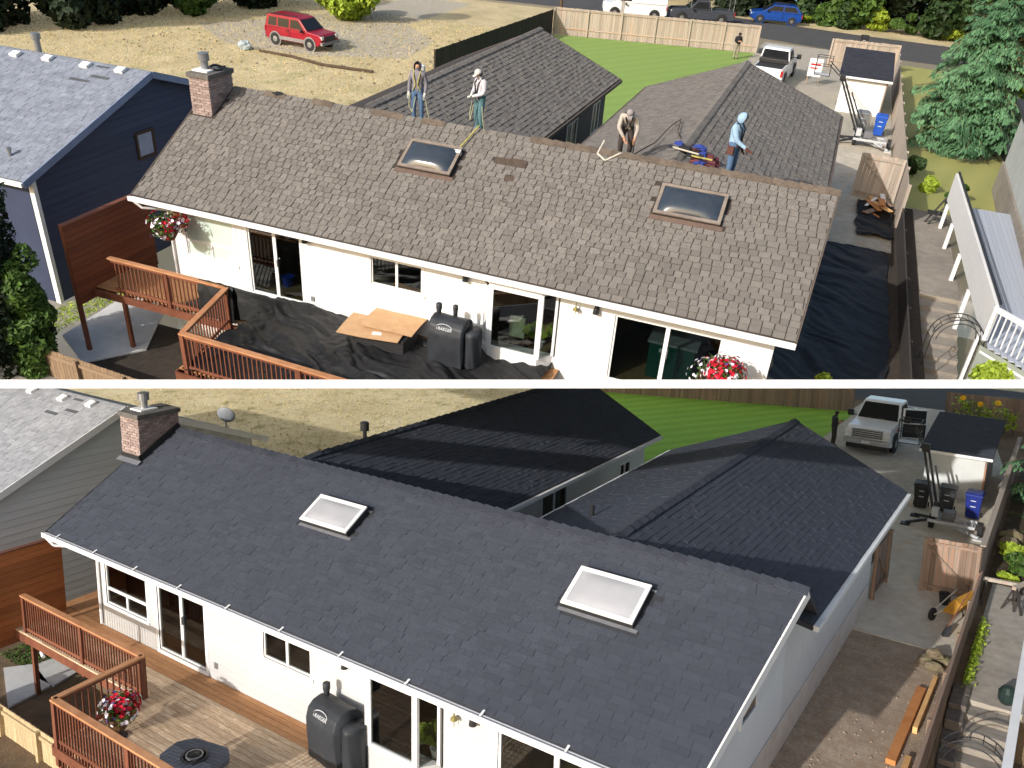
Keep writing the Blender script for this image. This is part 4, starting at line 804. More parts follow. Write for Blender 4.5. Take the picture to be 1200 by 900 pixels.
# ---------------------------------------------------------------- left neighbour, same builder for both places
nb_shingle = mat('neighbour_grey_shingle', srgb(158, 160, 164), srgb(132, 134, 140), 20, .95, rnd=.12, tint=True, spec=.1, det=3)
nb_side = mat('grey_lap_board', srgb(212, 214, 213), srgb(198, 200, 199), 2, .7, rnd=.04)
shaded_side = mat('shaded_side_board', srgb(60, 68, 92), srgb(50, 58, 80), 2, .7, rnd=.04)  # the grey siding again, its shade put into a dark blue colour
def neighbour(label, apex, e0, e1, xg, sidem, trim, zg, vents, patches, win=None, pitch=.22, pipe=None, shm=None):
    th = Thing('neighbour_house', label, 'house', (xg - 6, apex[0], zg)); xe = xg - 16; ov = .25
    s0 = (apex[1] - e0[1]) / (apex[0] - e0[0]); s1 = (apex[1] - e1[1]) / (apex[0] - e1[0]); f0, f1 = e0[0] + .45, e1[0] - .45
    top = lambda y: (e0[1] + s0 * (y - e0[0]) if y < apex[0] else e1[1] + s1 * (y - e1[0])) - .1
    th.part('wall', MB().prism([(f0, zg), (f1, zg), (f1, top(f1)), (apex[0], apex[1] - .1), (f0, top(f0))], xg - .2, xg - .03, 'X').box(xe, xg - .21, f0, f0 + .15, zg, top(f0)).box(xe, xg - .21, f1 - .15, f1, zg, top(f1)), sidem)
    z = zg + .1; i = 0
    while z < apex[1] - .15:
        z2 = z + pitch; zz = min(z2, apex[1] - .12)
        ya = f0 if zz < top(f0) else apex[0] - (apex[1] - .1 - zz) / s0; yb = f1 if zz < top(f1) else apex[0] - (apex[1] - .1 - zz) / s1
        if yb - ya > .1: th.piece('siding_board', sidem, (xg - .012, (ya + yb) / 2, (z + zz) / 2), (.022, yb - ya, zz - z - .012), rot('Y', -.13))
        z = z2; i += 1
    rf = MB(); t = .12
    for a, b in ((e0, apex), (apex, e1)):
        p = [(xe, a[0], a[1]), (xg + ov, a[0], a[1]), (xg + ov, b[0], b[1]), (xe, b[0], b[1])]; rf.add(p + [(x, y, z_ - t) for x, y, z_ in p], [(0, 1, 2, 3), (7, 6, 5, 4), (0, 4, 5, 1), (1, 5, 6, 2), (2, 6, 7, 3), (3, 7, 4, 0)])
    roof = th.part('roof', rf, felt_old)
    L = 16 + ov
    shingles(th, roof, [((xe, e0[0], e0[1] + .004), (1, 0, 0), (0, apex[0] - e0[0], apex[1] - e0[1]), math.hypot(apex[0] - e0[0], apex[1] - e0[1]), lambda v: 0., lambda v: L),
                        ((xg + ov, e1[0], e1[1] + .004), (-1, 0, 0), (0, apex[0] - e1[0], apex[1] - e1[1]), math.hypot(apex[0] - e1[0], apex[1] - e1[1]), lambda v: 0., lambda v: L)], shm or nb_shingle, .16, .3, .01, 21, 0)
    b = MB().bar((xg + ov + .015, e0[0] - .05, e0[1] - .08), (xg + ov + .015, apex[0], apex[1] - .08), .03, .2); th.part('barge_board', b, trim)
    b = MB().bar((xg + ov + .015, apex[0], apex[1] - .08), (xg + ov + .015, e1[0] + .05, e1[1] - .08), .03, .2); th.part('barge_board', b, trim)
    th.part('gutter', MB().box(xe, xg + ov, e0[0] - .12, e0[0] - .01, e0[1] - .12, e0[1] - .01), white_trim)
    th.part('corner_board', MB().box(xg - .14, xg + .03, f0 - .03, f0 + .1, zg, top(f0)), white_trim)
    sl = rot('X', math.atan(s0))
    for x, y in vents: th.part('roof_vent', MB().box(-.16, .16, -.13, .13, 0, .11, tr(x, y, e0[1] + s0 * (y - e0[0])) @ sl), white_trim, roof, bevel=.02)
    for x, y, a, b_ in patches: th.part('missing_patch', MB().box(-a / 2, a / 2, -b_ / 2, b_ / 2, .012, .02, tr(x, y, e0[1] + s0 * (y - e0[0])) @ sl), mat('dark_patch_felt', srgb(88, 90, 94), srgb(74, 76, 80), 9), roof)
    if pipe:
        for x, y, h_, r_ in pipe: th.part('vent_pipe', MB().lathe([(r_, 0), (r_, h_ * .7), (r_ * 1.5, h_ * .7), (r_ * 1.5, h_), (r_ * .3, h_ * 1.05)], 10, tr(x, y, e0[1] + s0 * (y - e0[0]) - .05)), grey_metal, roof)
    if win:
        y0, y1, z0, z1 = win; fr = MB(); k = .09
        fr.box(xg - .02, xg + .05, y0 - k, y1 + k, z1, z1 + k).box(xg - .02, xg + .05, y0 - k, y1 + k, z0 - k, z0).box(xg - .02, xg + .05, y0 - k, y0, z0, z1).box(xg - .02, xg + .05, y1, y1 + k, z0, z1)
        w_ = th.part('window', fr, mat('dark_window_trim', srgb(70, 52, 44), srgb(60, 46, 40), 5)); th.part('pane', MB().box(xg, xg + .02, y0, y1, z0, z1), mat('pale_blind', srgb(150, 160, 184), srgb(130, 140, 164), 4, .3), w_)
    return th
# ================================================================ LOWER PLACE
PANEL, T = 'low', T_LOW
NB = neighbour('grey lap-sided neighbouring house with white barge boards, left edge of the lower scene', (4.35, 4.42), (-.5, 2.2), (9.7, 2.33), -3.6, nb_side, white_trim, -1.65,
    [(-8.26, 4.04), (-6.37, 4.04), (-4.82, 4.09)], [(-5.66, 4.16, .5, .1), (-5.98, 3.43, .7, .12), (-5.25, 3.68, .65, .12)], pipe=[(-9.6, 4.0, .4, .07)])
d_ = Thing('satellite_dish', 'small grey satellite dish on the rear rake of the grey neighbouring house', 'satellite dish', (-4.7, 9.0, 2.55))
d_.part('dish', MB().lathe([(.34, .10), (.33, .085), (.2, .02), (.01, 0)], 18, tr(-4.6, 8.9, 3.08) @ rot('Z', .5) @ rot('X', -1.15)), mat('dish_grey', (.3, .31, .33), (.26, .27, .28), 5, .5), smooth=True)
d_.part('mast', MB().path([(-4.7, 9.0, 2.5), (-4.7, 9.0, 3.0), (-4.62, 8.9, 3.08)], .03).tube((-4.6, 8.9, 2.95), (-4.35, 8.6, 2.9), .015), grey_metal)
# deck with railings
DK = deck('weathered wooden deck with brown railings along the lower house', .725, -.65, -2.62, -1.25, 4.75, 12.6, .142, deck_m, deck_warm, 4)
railing(DK, (-.2, -.62), (4.72, -.62), -.32, 1.0, rail_m, rail_cap, .105, (.0, .52, 1), .1)
railing(DK, (4.78, -.66), (4.86, -2.55), -.32, 1.0, rail_m, rail_cap, .13, (.0, 1), .12)
railing(DK, (4.9, -2.6), (12.4, -2.6), -.45, 1.0, rail_m, rail_cap, .105, (0, .33, .66), .11)
railing(DK, (-1.2, 1.9), (.75, 1.9), -.2, 1.0, rail_m, rail_cap, .12, (0,), .1)
DK.piece('board', deck_warm, (-.1, 1.35, -.02), (1.9, 1.2, .038))
for x, y in ((.0, -.58), (0.02, -1.75), (4.78, -2.5), (8.5, -2.5)): DK.piece('support_post', rail_m, (x, y, -.9), (.1, .1, 1.5))
screen('stained cedar board privacy screen at the left end of the lower deck', -.62, -2.3, .62, -.38, 2.03, -1.65)
board_fence('picket_fence', 'low pale picket fence below the lower deck, bottom left corner', (-.6, -1.9), (6.0, -1.9), -1.65, .75, mat('pale_picket', srgb(196, 176, 140), srgb(164, 144, 110), 4, .9, rnd=.12), .07, rails=(.8,), posts=1.6)
for i, (pl) in enumerate(([(-1.9, -.5), (-1.45, .07), (-.06, -.24), (.1, -1.36)], [(-1.28, .9), (-.21, .7), (.0, -.2), (-.85, -.26), (-1.4, .12)])):
    single('paving_slab', ('pale concrete slab beside the grass patch under the lower deck', 'pale concrete slab next to the leaning post under the lower deck')[i], 'paving slab', MB().prism(pl[::-1], -1.66, -1.60), pale_slab_m, (pl[0][0], pl[0][1], -1.66))
single('grass_patch', 'short green grass beside the slabs under the lower deck', 'grass', leaves(1500, lambda: ((random.uniform(-2.8, -1.1), random.uniform(-.2, 1.6), -1.62), (0, 0, 1)), .05, random.Random(4)), leaf_mats['mid'], (-2, .7, -1.65), kind='stuff')
single('drain_elbow', 'white curved downspout elbow lying on the grass below the lower deck', 'pipe', MB().path([(-2.0, .6, -1.3), (-2.0, .58, -1.55), (-1.9, .5, -1.6), (-1.6, .4, -1.6)], .05, 8), white_trim, (-1.9, .5, -1.65))
grill('black covered pellet grill with pale printed name against the lower house wall', (9.62, .28, 0), -.12)
flower_basket('basket of red and white petunias by the lower deck railing corner', (5.62, -1.75, .2), .5, 3)
single('plant_stand', 'small dark stand under the petunia basket on the lower deck', 'plant stand', MB().lathe([(.16, 0), (.16, .03), (.03, .04), (.03, .17), (.14, .18), (.14, .2)], 12, tr(5.62, -1.75, 0)), black_metal, (5.62, -1.75, 0))
# fire table
def fire_table():
    c = (8.15, -1.8); th = Thing('fire_table', 'dark grey eight-sided slatted fire table on the lower deck', 'fire table', (c[0], c[1], 0), R_(12), local=True); g = mat('grey_slat', srgb(92, 96, 106), srgb(76, 80, 90), 5, .5, rnd=.08)
    A, B, k = .62, .46, .24; octo = [(-A + k, -B), (A - k, -B), (A, -B + k), (A, B - k), (A - k, B), (-A + k, B), (-A, B - k), (-A, -B + k)]
    n = 11; hgt_ = 2 * B / n
    for i in range(n):
        y0, y1 = -B + i * hgt_, -B + (i + 1) * hgt_; ym = max(abs(y0), abs(y1)); xa = lambda y: A - max(0, abs(y) - (B - k))
        q = MB().prism([(-xa(y0), y0 + .004), (xa(y0), y0 + .004), (xa(y1), y1 - .004), (-xa(y1), y1 - .004)], .58, .61); th.part('slat', q, g)
    th.part('frame', MB().prism([(x * .97, y * .97) for x, y in octo], .50, .578), g); th.part('base', MB().prism([(x * .72, y * .72) for x, y in octo], 0, .5), g)
    th.part('burner_bowl', MB().lathe([(.25, 0), (.25, .02), (.2, .03), (.19, -.0)], 24, tr(0, 0, .612)), black_metal); th.part('burner_ring', MB().lathe([(.16, .0), (.16, .035), (.13, .035), (.13, 0)], 24, tr(0, 0, .625)), grey_metal); th.part('burner_head', MB().lathe([(.12, 0), (.1, .03), (.02, .05)], 12, tr(0, 0, .625)), black_metal)
fire_table()
def stool(label, loc, rz):   # pale upright chair seen through the bay window
    th = Thing('dining_chair', label, 'chair', loc, rz, local=True); m = mat('sage_fabric', srgb(196, 204, 168), srgb(180, 188, 150), 5)
    th.part('backrest', MB().box(-.21, .21, .18, .22, .45, 1.0), m, bevel=.015); th.part('seat', MB().box(-.21, .21, -.22, .22, .42, .47), m, bevel=.015)
    for x in (-.19, .19):
        for y in (-.19, .19): th.part('leg', MB().box(x - .02, x + .02, y - .02, y + .02, 0, .42), rail_m)
stool('pale green chair inside the bay window of the lower house', (10.95, 1.05, .04), 3.0)
def houseplant(label, loc):
    r = random.Random(9); th = Thing('potted_plant', label, 'plant', loc, local=True); th.part('pot', MB().lathe([(.09, 0), (.13, .2), (.14, .22)], 12), white_trim)
    mb = MB()
    for i in range(16):
        a = r.uniform(0, 6.28); L = r.uniform(.3, .55); d = Vector((math.cos(a), math.sin(a), 0)); sd = Vector((-d.y, d.x, 0)) * .05
        mb.add([Vector((0, 0, .22)) - sd * .3, Vector((0, 0, .22)) + sd * .3, d * L * .6 + Vector((0, 0, .6)) + sd, d * L + Vector((0, 0, .5)), d * L * .6 + Vector((0, 0, .6)) - sd], [(0, 1, 2, 3, 4)])
    th.part('foliage', mb, leaf_mats['lime'])
houseplant('potted plant with long leaves in the bay window of the lower house', (11.62, .95, .45))
# roof fittings of the lower house
LOW.part('vent_pipe', MB().lathe([(.06, -.1), (.06, .42)], 10, tr(11.9, 6.2, 3.62)), black_metal); LOW.part('vent_cap', MB().lathe([(.06, -.2), (.06, .25), (.13, .25), (.13, .5), (.08, .52)], 12, tr(3.7, 7.4, 3.95)), black_metal)
gw = MB(); x = 16.4; y0, y1, z0, z1 = 3.8, 4.6, 1.45, 1.98; k = .08
gw.box(x - .01, x + .04, y0 - k, y1 + k, z1, z1 + k).box(x - .01, x + .04, y0 - k, y1 + k, z0 - k, z0).box(x - .01, x + .04, y0 - k, y0, z0, z1).box(x - .01, x + .04, y1, y1 + k, z0, z1)
q = LOW.part('window', gw, white_trim); LOW.part('pane', MB().box(x + .005, x + .015, y0, y1, z0, z1), car_glass, q)
LOW.part('foundation', MB().box(16.41, 16.44, .8, 15.1, -.65, .1), mat('foundation_paint', srgb(214, 206, 196), srgb(196, 182, 168), 2, .8))
# right side: fences, gates, yard clutter
board_fence('board_fence', 'low thin board fence between the gravel yard and the neighbour path, lower scene', (19.12, 3.5), (19.12, 17.35), -.65, 1.0, fence_m, .15, rails=(.9,), cap=.05, side=-1, seed=1)
board_fence('board_fence', 'tall weathered fence with pale cap beside the three bins, lower scene', (19.05, 17.5), (19.0, 33.5), -.65, 1.75, fence_m, .15, cap=True, side=-1, seed=2, postm=fence_pale)
board_fence('board_fence', 'long weathered back fence behind the lawn, lower scene', (-6.0, 37.0), (10.0, 42.2), -.62, 1.8, fence_m, .16, seed=3, side=-1)
board_fence('board_fence', 'weathered fence section behind the small shed, lower scene', (14.9, 42.6), (20.5, 43.4), -.62, 1.8, fence_m, .16, seed=4, side=-1)
gate('weathered board gate with diagonal brace across the concrete drive, lower scene', (17.55, 17.3), (18.98, 17.42), -.58, 1.72, fence_m, 5)
gate('narrow open gate leaf folded against the lower house corner', (16.42, 15.6), (16.5, 17.2), -.58, 1.75, fence_m, 6)
def shed(label, x0, x1, y0, y1, zb, zf, zr_, wallm, roofm):
    th = Thing('garden_shed', label, 'shed', ((x0 + x1) / 2, (y0 + y1) / 2, zb)); o = .25
    th.part('wall', MB().prism([(y0, zb), (y1, zb), (y1, zr_), (y0, zf)], x0, x1, 'X'), wallm)
    p = [(x0 - o, y0 - o, zf - .03), (x1 + o, y0 - o, zf - .03), (x1 + o, y1 + o, zr_ + .1), (x0 - o, y1 + o, zr_ + .1)]; t = .06
    rf = th.part('roof', MB().add([(a, b, c + .08) for a, b, c in p] + p, [(0, 1, 2, 3), (7, 6, 5, 4), (0, 4, 5, 1), (1, 5, 6, 2), (2, 6, 7, 3), (3, 7, 4, 0)]), felt_new)
    P0 = Vector(p[0]) + Vector((0, 0, .085)); V = Vector(p[3]) - Vector(p[0])
    shingles(th, rf, [(P0, (1, 0, 0), V, V.length, lambda v: 0., lambda v: x1 - x0 + 2 * o)], roofm, .16, .32, .012, 31, 0)
    th.part('fascia', MB().box(x0 - o, x1 + o, y0 - o - .03, y0 - o - .002, zf - .06, zf + .05), white_trim)
    th.part('corner_post', MB().box(x1 - .02, x1 + .05, y0 - .03, y0 + .1, zb, zf - .05), fence_m); return th
shed('small pale shed with charcoal roof beside the bins, lower scene', 15.95, 18.15, 28.0, 32.6, -.62, 1.25, 1.75, mat('shed_grey_wall', srgb(196, 198, 196), srgb(182, 184, 183), 2, .7), new_shingle)
for i, (x, y, c, lb) in enumerate(((16.25, 25.7, (44, 46, 46), 'dark bin half hidden behind the boom lift mast, lower scene'), (17.15, 25.75, (58, 60, 64), 'charcoal wheeled bin between the boom mast and the blue bin, lower scene'), (18.1, 25.6, (30, 48, 132), 'blue wheeled recycling bin beside the fence, lower scene'))):
    wheelie_bin(lb, (x, y, -.6), R_(4 - i * 3), c, 'bins by the lower shed')
def boom_lift(label, base, elbow, tip, basket, rz=0.):
    b = Vector(base); e = Vector(elbow); t = Vector(tip); th = Thing('boom_lift', label, 'boom lift', base); bm = black_metal; lg = mat('light_grey_paint', (.5, .51, .52), (.42, .43, .44), 4, .5)
    for i, (dx, dy) in enumerate(((-.95, -.3), (1.5, -.5), (-.8, .9), (1.4, .9))): th.part('outrigger', MB().bar(b + Vector((0, 0, .35)), b + Vector((dx, dy, .08)), .09, .09).box(-.16, .16, -.16, .16, 0, .06, tr(b + Vector((dx, dy, 0)))), bm if i % 2 == 0 else lg)
    th.part('chassis', MB().box(b.x - .2, b.x + 1.35, b.y - .55, b.y - .47, b.z + .35, b.z + .45).box(b.x - .2, b.x + 1.35, b.y + .25, b.y + .33, b.z + .35, b.z + .45).box(b.x + .1, b.x + .18, b.y - .5, b.y + .3, b.z + .35, b.z + .45).box(b.x + 1.2, b.x + 1.28, b.y - .5, b.y + .3, b.z + .35, b.z + .45), lg)
    th.part('battery_box', MB().box(b.x + .25, b.x + .65, b.y - .3, b.y + .15, b.z + .45, b.z + .75), mat('grey_box', (.16, .16, .17), (.12, .12, .13), 4, .5), bevel=.02); th.part('control_box', MB().box(b.x - .12, b.x + .12, b.y - .35, b.y - .1, b.z + .5, b.z + .85), lg, bevel=.02)
    th.part('tow_bar', MB().bar(b + Vector((1.0, -.1, .4)), b + Vector((1.15, -.9, .3)), .08, .08).bar(b + Vector((.5, -.1, .4)), b + Vector((1.1, -.9, .3)), .06, .06), lg)
    for dx in (-.1, 1.5):
        th.part('wheel', MB().tube(b + Vector((dx - .08, -.1, .26)), b + Vector((dx + .08, -.1, .26)), .26, n=16), rubber)
    for s in (-.08, .08): th.part('boom_arm', MB().bar(b + Vector((s, 0, .5)), e + Vector((s, 0, 0)), .06, .08), bm)
    th.part('ram', MB().tube(b + Vector((.25, 0, .6)), b.lerp(e, .72) + Vector((.22, 0, .2)), .035), bm); th.part('mast', MB().bar(b + Vector((0, 0, .4)), b + Vector((0, 0, 1.0)), .2, .2), bm)
    for s in (-.09, .09): th.part('jib_arm', MB().bar(e + Vector((0, 0, s)), t + Vector((0, 0, s)), .04, .04), bm)
    th.part('knuckle', MB().box(-.14, .14, -.1, .1, -.16, .16, tr(e)), bm, bevel=.03)
    k = basket; fr = MB(); a, c, h_ = .4, .32, .95
    for sx in (-a, a):
        for sy in (-c, c): fr.tube(k + Vector((sx, sy, 0)), k + Vector((sx, sy, h_)), .02)
    for z in (.02, .5, h_): fr.path([k + Vector((-a, -c, z)), k + Vector((a, -c, z)), k + Vector((a, c, z)), k + Vector((-a, c, z)), k + Vector((-a, -c, z))], .018)
    th.part('basket', fr, bm); th.part('basket_floor', MB().box(-a, a, -c, c, 0, .03, tr(k)), lg); return th
boom_lift('black and grey towable boom lift parked by the bins, lower scene', (17.05, 23.6, -.6), (16.34, 24.6, 2.13), (15.7, 26.0, 2.5), Vector((15.45, 26.6, 1.75)))
# pickup facing the camera
white_paint = mat('white_car_paint', (.74, .75, .76), (.70, .71, .72), 3, .2, spec=.5)
def pickup(label, loc, rz, door_open=False, dark_tailgate=False, red=False):
    low = [(-2.9, .45), (-2.9, 1.18), (-.62, 1.18), (-.6, 1.2), (1.2, 1.22), (2.55, 1.14), (2.82, 1.02), (2.86, .42), (2.6, .36), (-2.7, .36)]
    cab = [(-.75, 1.16), (1.25, 1.16), (.55, 1.9), (.35, 1.95), (-.55, 1.95), (-.7, 1.9)]
    th = vehicle('pickup_truck', label, 'pickup truck', loc, rz, white_paint, 1.98, low, cab, 1.18, .41, (1.85, -1.75), [('side', [(-.62, 1.25), (.95, 1.25), (.5, 1.82), (-.55, 1.82)]), ('front', [(1.2, 1.24), (.58, 1.87)]), ('rear', [(-.745, 1.25), (-.70, 1.85)])])
    th.part('bed_floor', MB().box(-2.78, -.8, -.8, .8, 1.182, 1.19), black_metal)
    g = th.part('grille', MB().box(2.84, 2.885, -.62, .62, .72, 1.06), black_metal, bevel=.02)
    for z in (.80, .89, .98): th.part('grille_bar', MB().box(2.875, 2.9, -.6, .6, z - .02, z + .02), chrome, g)
    th.part('grille_surround', MB().box(2.85, 2.9, -.66, .66, 1.05, 1.09).box(2.85, 2.9, -.66, .66, .69, .73), chrome, g)
    for s in (-1, 1): th.part('headlight', MB().box(2.80, 2.88, s * .79 - .14, s * .79 + .14, .78, 1.04), lamp_m, bevel=.02); th.part('tail_light', MB().box(-2.93, -2.88, s * .85 - .09, s * .85 + .09, .75, 1.1), tail_m); th.part('fog_light', MB().box(2.9, 2.97, s * .7 - .08, s * .7 + .08, .5, .6), lamp_m); th.part('wing_mirror', MB().box(.95, 1.1, s * 1.2 - .13, s * 1.2 + .13, 1.22, 1.5), black_metal, bevel=.03); th.part('mirror_arm', MB().box(1.0, 1.05, min(s * .9, s * 1.1), max(s * .9, s * 1.1), 1.26, 1.3), black_metal); th.part('door_handle', MB().box(-.3, -.1, s * .975 - .02, s * .975 + .02, 1.05, 1.08), chrome)
    th.part('front_bumper', MB().box(2.82, 3.0, -.95, .95, .42, .68), chrome, bevel=.04); th.part('air_dam', MB().box(2.7, 2.9, -.85, .85, .22, .42), black_metal, bevel=.03); th.part('number_plate', MB().box(3.0, 3.01, -.16, .16, .5, .6), lamp_m)
    th.part('rear_bumper', MB().box(-3.05, -2.9, -.92, .92, .42, .62), chrome, bevel=.03)
    for y in (-.25, .2): th.part('wiper', MB().bar((1.17, y - .2, 1.29), (1.12, y + .3, 1.31), .02, .02), black_metal)
    if door_open:
        M = tr(.95, .97, 0) @ rot('Z', R_(115))
        dr = th.part('door', MB().box(0, 1.05, -.04, .04, .5, 1.2, M), white_paint, bevel=.02); th.part('door_lining', MB().box(.05, 1.0, -.06, -.042, .55, 1.15, M), black_metal, dr); th.part('door_window', MB().box(.1, 1.0, -.012, .012, 1.2, 1.78, M), car_glass, dr); th.part('window_frame', MB().box(.02, .1, -.03, .03, 1.2, 1.82, M).box(.98, 1.05, -.03, .03, 1.2, 1.82, M).box(.02, 1.05, -.03, .03, 1.78, 1.84, M), white_paint, dr)
    if red: th.part('red_lettering', MB().box(1.35, 1.9, .992, 1.0, .98, 1.03).box(1.5, 1.56, .992, 1.0, .9, 1.1).box(1.72, 1.78, .992, 1.0, .92, 1.08), red_print)
    if dark_tailgate: th.part('tailgate', MB().box(-2.94, -2.9, -.8, .8, .62, 1.15), white_paint, bevel=.02); th.part('toolbox', MB().box(-1.3, -.85, -.85, .85, 1.19, 1.42), black_metal, bevel=.03)
    return th
pt = pickup('white pickup truck facing the camera on the gravel drive, lower scene', (12.8, 36.0, -.61), R_(-92), door_open=True, red=True); pt.o.matrix_basis = pt.o.matrix_basis @ Matrix.Scale(1.12, 4)
dk = mat('dark_cloth', srgb(52, 52, 58), srgb(42, 42, 47), 6, .9); dkp = mat('dark_trousers', srgb(56, 52, 50), srgb(46, 43, 42), 6, .9); boot_m = mat('boot_leather', srgb(46, 38, 34), srgb(38, 32, 28), 6, .8); hair_d = mat('dark_hair', (.02, .016, .013), (.03, .024, .02), 8, .6)
ARMUP = {'elbL': (.25, -.02, 1.16), 'wriL': (.1, -.26, 1.22), 'hanL': (.04, -.3, 1.25), 'elbR': (-.25, -.02, 1.16), 'wriR': (-.1, -.25, 1.2), 'hanR': (-.03, -.3, 1.22), 'hea': (0, -.06, 1.6), 'top': (0, -.09, 1.7)}
def phone(th, J, o): th.part('phone', MB().box(-.04, .04, -.36, -.35, 1.22, 1.36), black_metal)
person('person in dark shirt and trousers looking at a phone beside the white pickup, lower scene', (11.05, 33.2, -.6), R_(120), dict(ARMUP), dict(shirt=dk, sleeve=skin_m, pants=dkp, boot=boot_m, hand=skin_m, hair=hair_d), 1.83, 'hair', phone)
# yard clutter
lum = mat('fresh_lumber', srgb(220, 176, 120), srgb(196, 150, 98), 3, .8, stretch=(1, 1, 1), rnd=.1); lum2 = mat('orange_cedar_lumber', srgb(204, 142, 88), srgb(178, 116, 66), 3, .8, rnd=.1)
single('timber_post', 'orange cedar beam lying along the low fence on the gravel, lower scene', 'timber', MB().box(-.1, .1, -1.75, 1.75, 0, .12), lum2, (18.52, 9.2, -.6), R_(-1), local=True, bevel=.008)
single('timber_post', 'pale plank leaning beside the orange beam on the gravel, lower scene', 'timber', MB().box(-.05, .05, -1.35, 1.35, 0, .16), lum, (18.74, 10.3, -.6), R_(-1), local=True, bevel=.008)
single('timber_post', 'short pale board end by the low fence, lower scene bottom edge', 'timber', MB().box(-.06, .06, -.6, .6, 0, .14), lum, (18.78, 7.2, -.6), 0, local=True, bevel=.008)
rr = random.Random(12)
stone_m = mat('mossy_stone', srgb(140, 126, 104), srgb(108, 96, 78), 6, .95, bump=.6, c3=srgb(104, 106, 70))
for i, lb in enumerate(('flat mossy stone on top of the small pile by the gravel, lower scene', 'rounded mossy stone at the left of the small pile, lower scene', 'mossy stone against the fence in the small pile, lower scene', 'lowest mossy stone at the front of the small pile, lower scene')):
    x, y, z = ((18.6, 12.5, .2), (18.42, 12.45, .0), (18.78, 12.7, .0), (18.62, 12.2, .0))[i]; single('stone', lb, 'stone', MB().ball((0, 0, .12), (.24, .2, .13), 8, 5, .15, rr), stone_m, (x, y, -.61 + z), rr.uniform(0, 3), 'stones on the gravel edge', local=True)
def barrow():
    th = Thing('wheelbarrow', 'yellow tray wheelbarrow tipped against the fence by the gate, lower scene', 'wheelbarrow', (18.45, 15.7, -.595), R_(70), local=True); y = mat('yellow_tray', srgb(196, 150, 66), srgb(170, 126, 50), 4, .5)
    M = tr(.25, -.25, .42) @ rot('X', R_(-58)); p = [(-.5, -.3), (.55, -.3), (.55, .3), (-.5, .3)]; q = [(-.3, -.2), (.25, -.2), (.25, .2), (-.3, .2)]
    th.part('tray', MB().add([(a, b, .12) for a, b in p] + [(a, b, -.14) for a, b in q], [(4, 5, 6, 7), (0, 1, 5, 4), (1, 2, 6, 5), (2, 3, 7, 6), (3, 0, 4, 7)], M), y)
    wheel(th, -.55, .1, .19, .08, grey_metal)
    for s in (-.2, .2): th.part('handle', MB().tube((-.55, .1 + s * .3, .2), (.75, -.1 + s, .62), .02), mat('ash_handle', (.5, .46, .4), (.42, .38, .32), 5))
    for s in (-.18, .18): th.part('leg', MB().tube((.35, s - .1, .4), (.45, s - .1, .0), .018), black_metal)
barrow()
single('black_bucket', 'black bucket hanging behind the wheelbarrow near the gate, lower scene', 'bucket', MB().lathe([(.12, 0), (.17, .32), (.18, .33), (.16, .32), (.11, .03)], 16), black_metal, (18.3, 16.6, -.59), local=True)
sh = Thing('shovel', 'dark handled shovel leaning on the fence beside the wheelbarrow, lower scene', 'shovel', (18.8, 14.6, -.59), local=True)
sh.part('handle', MB().tube((-.15, -.1, .25), (.22, .3, 1.2), .018), rail_m); sh.part('blade', MB().add([(-.28, -.22, .03), (-.08, -.28, .03), (-.04, -.06, .28), (-.18, -.02, .28), (-.22, -.3, .0)], [(0, 4, 1, 2, 3)]), black_metal)
for i, (x, y, a, lb) in enumerate(((19.62, 17.5, .1, 'dark sawhorse with pale top board close to the fence, lower scene'), (20.15, 17.6, 1.2, 'dark folding sawhorse standing at an angle, right edge of the lower scene'))):
    th = Thing('sawhorse', lb, 'sawhorse', (x, y, -.6), a, local=True)
    th.part('top_beam', MB().box(-.45, .45, -.05, .05, .7, .8), fence_pale)
    for s in (-1, 1):
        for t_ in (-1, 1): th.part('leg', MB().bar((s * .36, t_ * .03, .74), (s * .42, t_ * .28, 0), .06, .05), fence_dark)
        th.part('shelf', MB().box(s * .38 - .02, s * .38 + .02, -.2, .2, .3, .36), fence_dark)
# steps on the neighbour side, blocks, arch, white wall
st = Thing('garden_steps', 'old stone garden steps going down at the bottom right, lower scene', 'steps', (20.0, 10.2, -1.7)); 
for i in range(6): st.piece('step', concrete_grey, (20.0, 10.98 - i * .46, -.72 - i * .15 - .25), (1.25, .47, .5), rot('Z', random.Random(i).uniform(-.02, .02)))
for i in range(7): single('retaining_block', 'dark stone block edging the steps, %s from the path, lower scene' % ('first', 'second', 'third', 'fourth', 'fifth', 'sixth', 'seventh')[i], 'block', MB().box(-.19, .19, -.28, .28, 0, .45 + .1 * (i < 3)), mat('dark_block', srgb(112, 104, 98), srgb(84, 78, 74), 5, .95, bump=.5), (19.36, 11.5 - i * .58, -1.05 - .12 * max(0, i - 1)), rr.uniform(-.05, .05), 'blocks edging the lower steps', local=True, bevel=.03)
def arch(label, c, w_, h_, rz):
    th = Thing('garden_arch', label, 'arch', c, rz, local=True)
    for s in (-.2, .2):
        m = MB(); pts = [(-w_ / 2, s, 0), (-w_ / 2, s, h_ - w_ / 2)] + [(w_ / 2 * math.cos(a), s, h_ - w_ / 2 + w_ / 2 * math.sin(a)) for a in [math.pi - math.pi * i / 14 for i in range(15)]] + [(w_ / 2, s, 0)]; m.path(pts, .016, 6)
        i = .82; m.path([(x * i, y, h_ - w_ / 2 + (z - h_ + w_ / 2) * i) for x, y, z in pts[2:-1]], .012, 6); th.part('hoop', m, black_metal)
    m = MB()
    for a in [math.pi * i / 9 for i in range(10)]: m.tube((w_ / 2 * math.cos(a), -.2, h_ - w_ / 2 + w_ / 2 * math.sin(a)), (w_ / 2 * math.cos(a), .2, h_ - w_ / 2 + w_ / 2 * math.sin(a)), .01, n=5)
    th.part('cross_bars', m, black_metal, kind='stuff'); return th
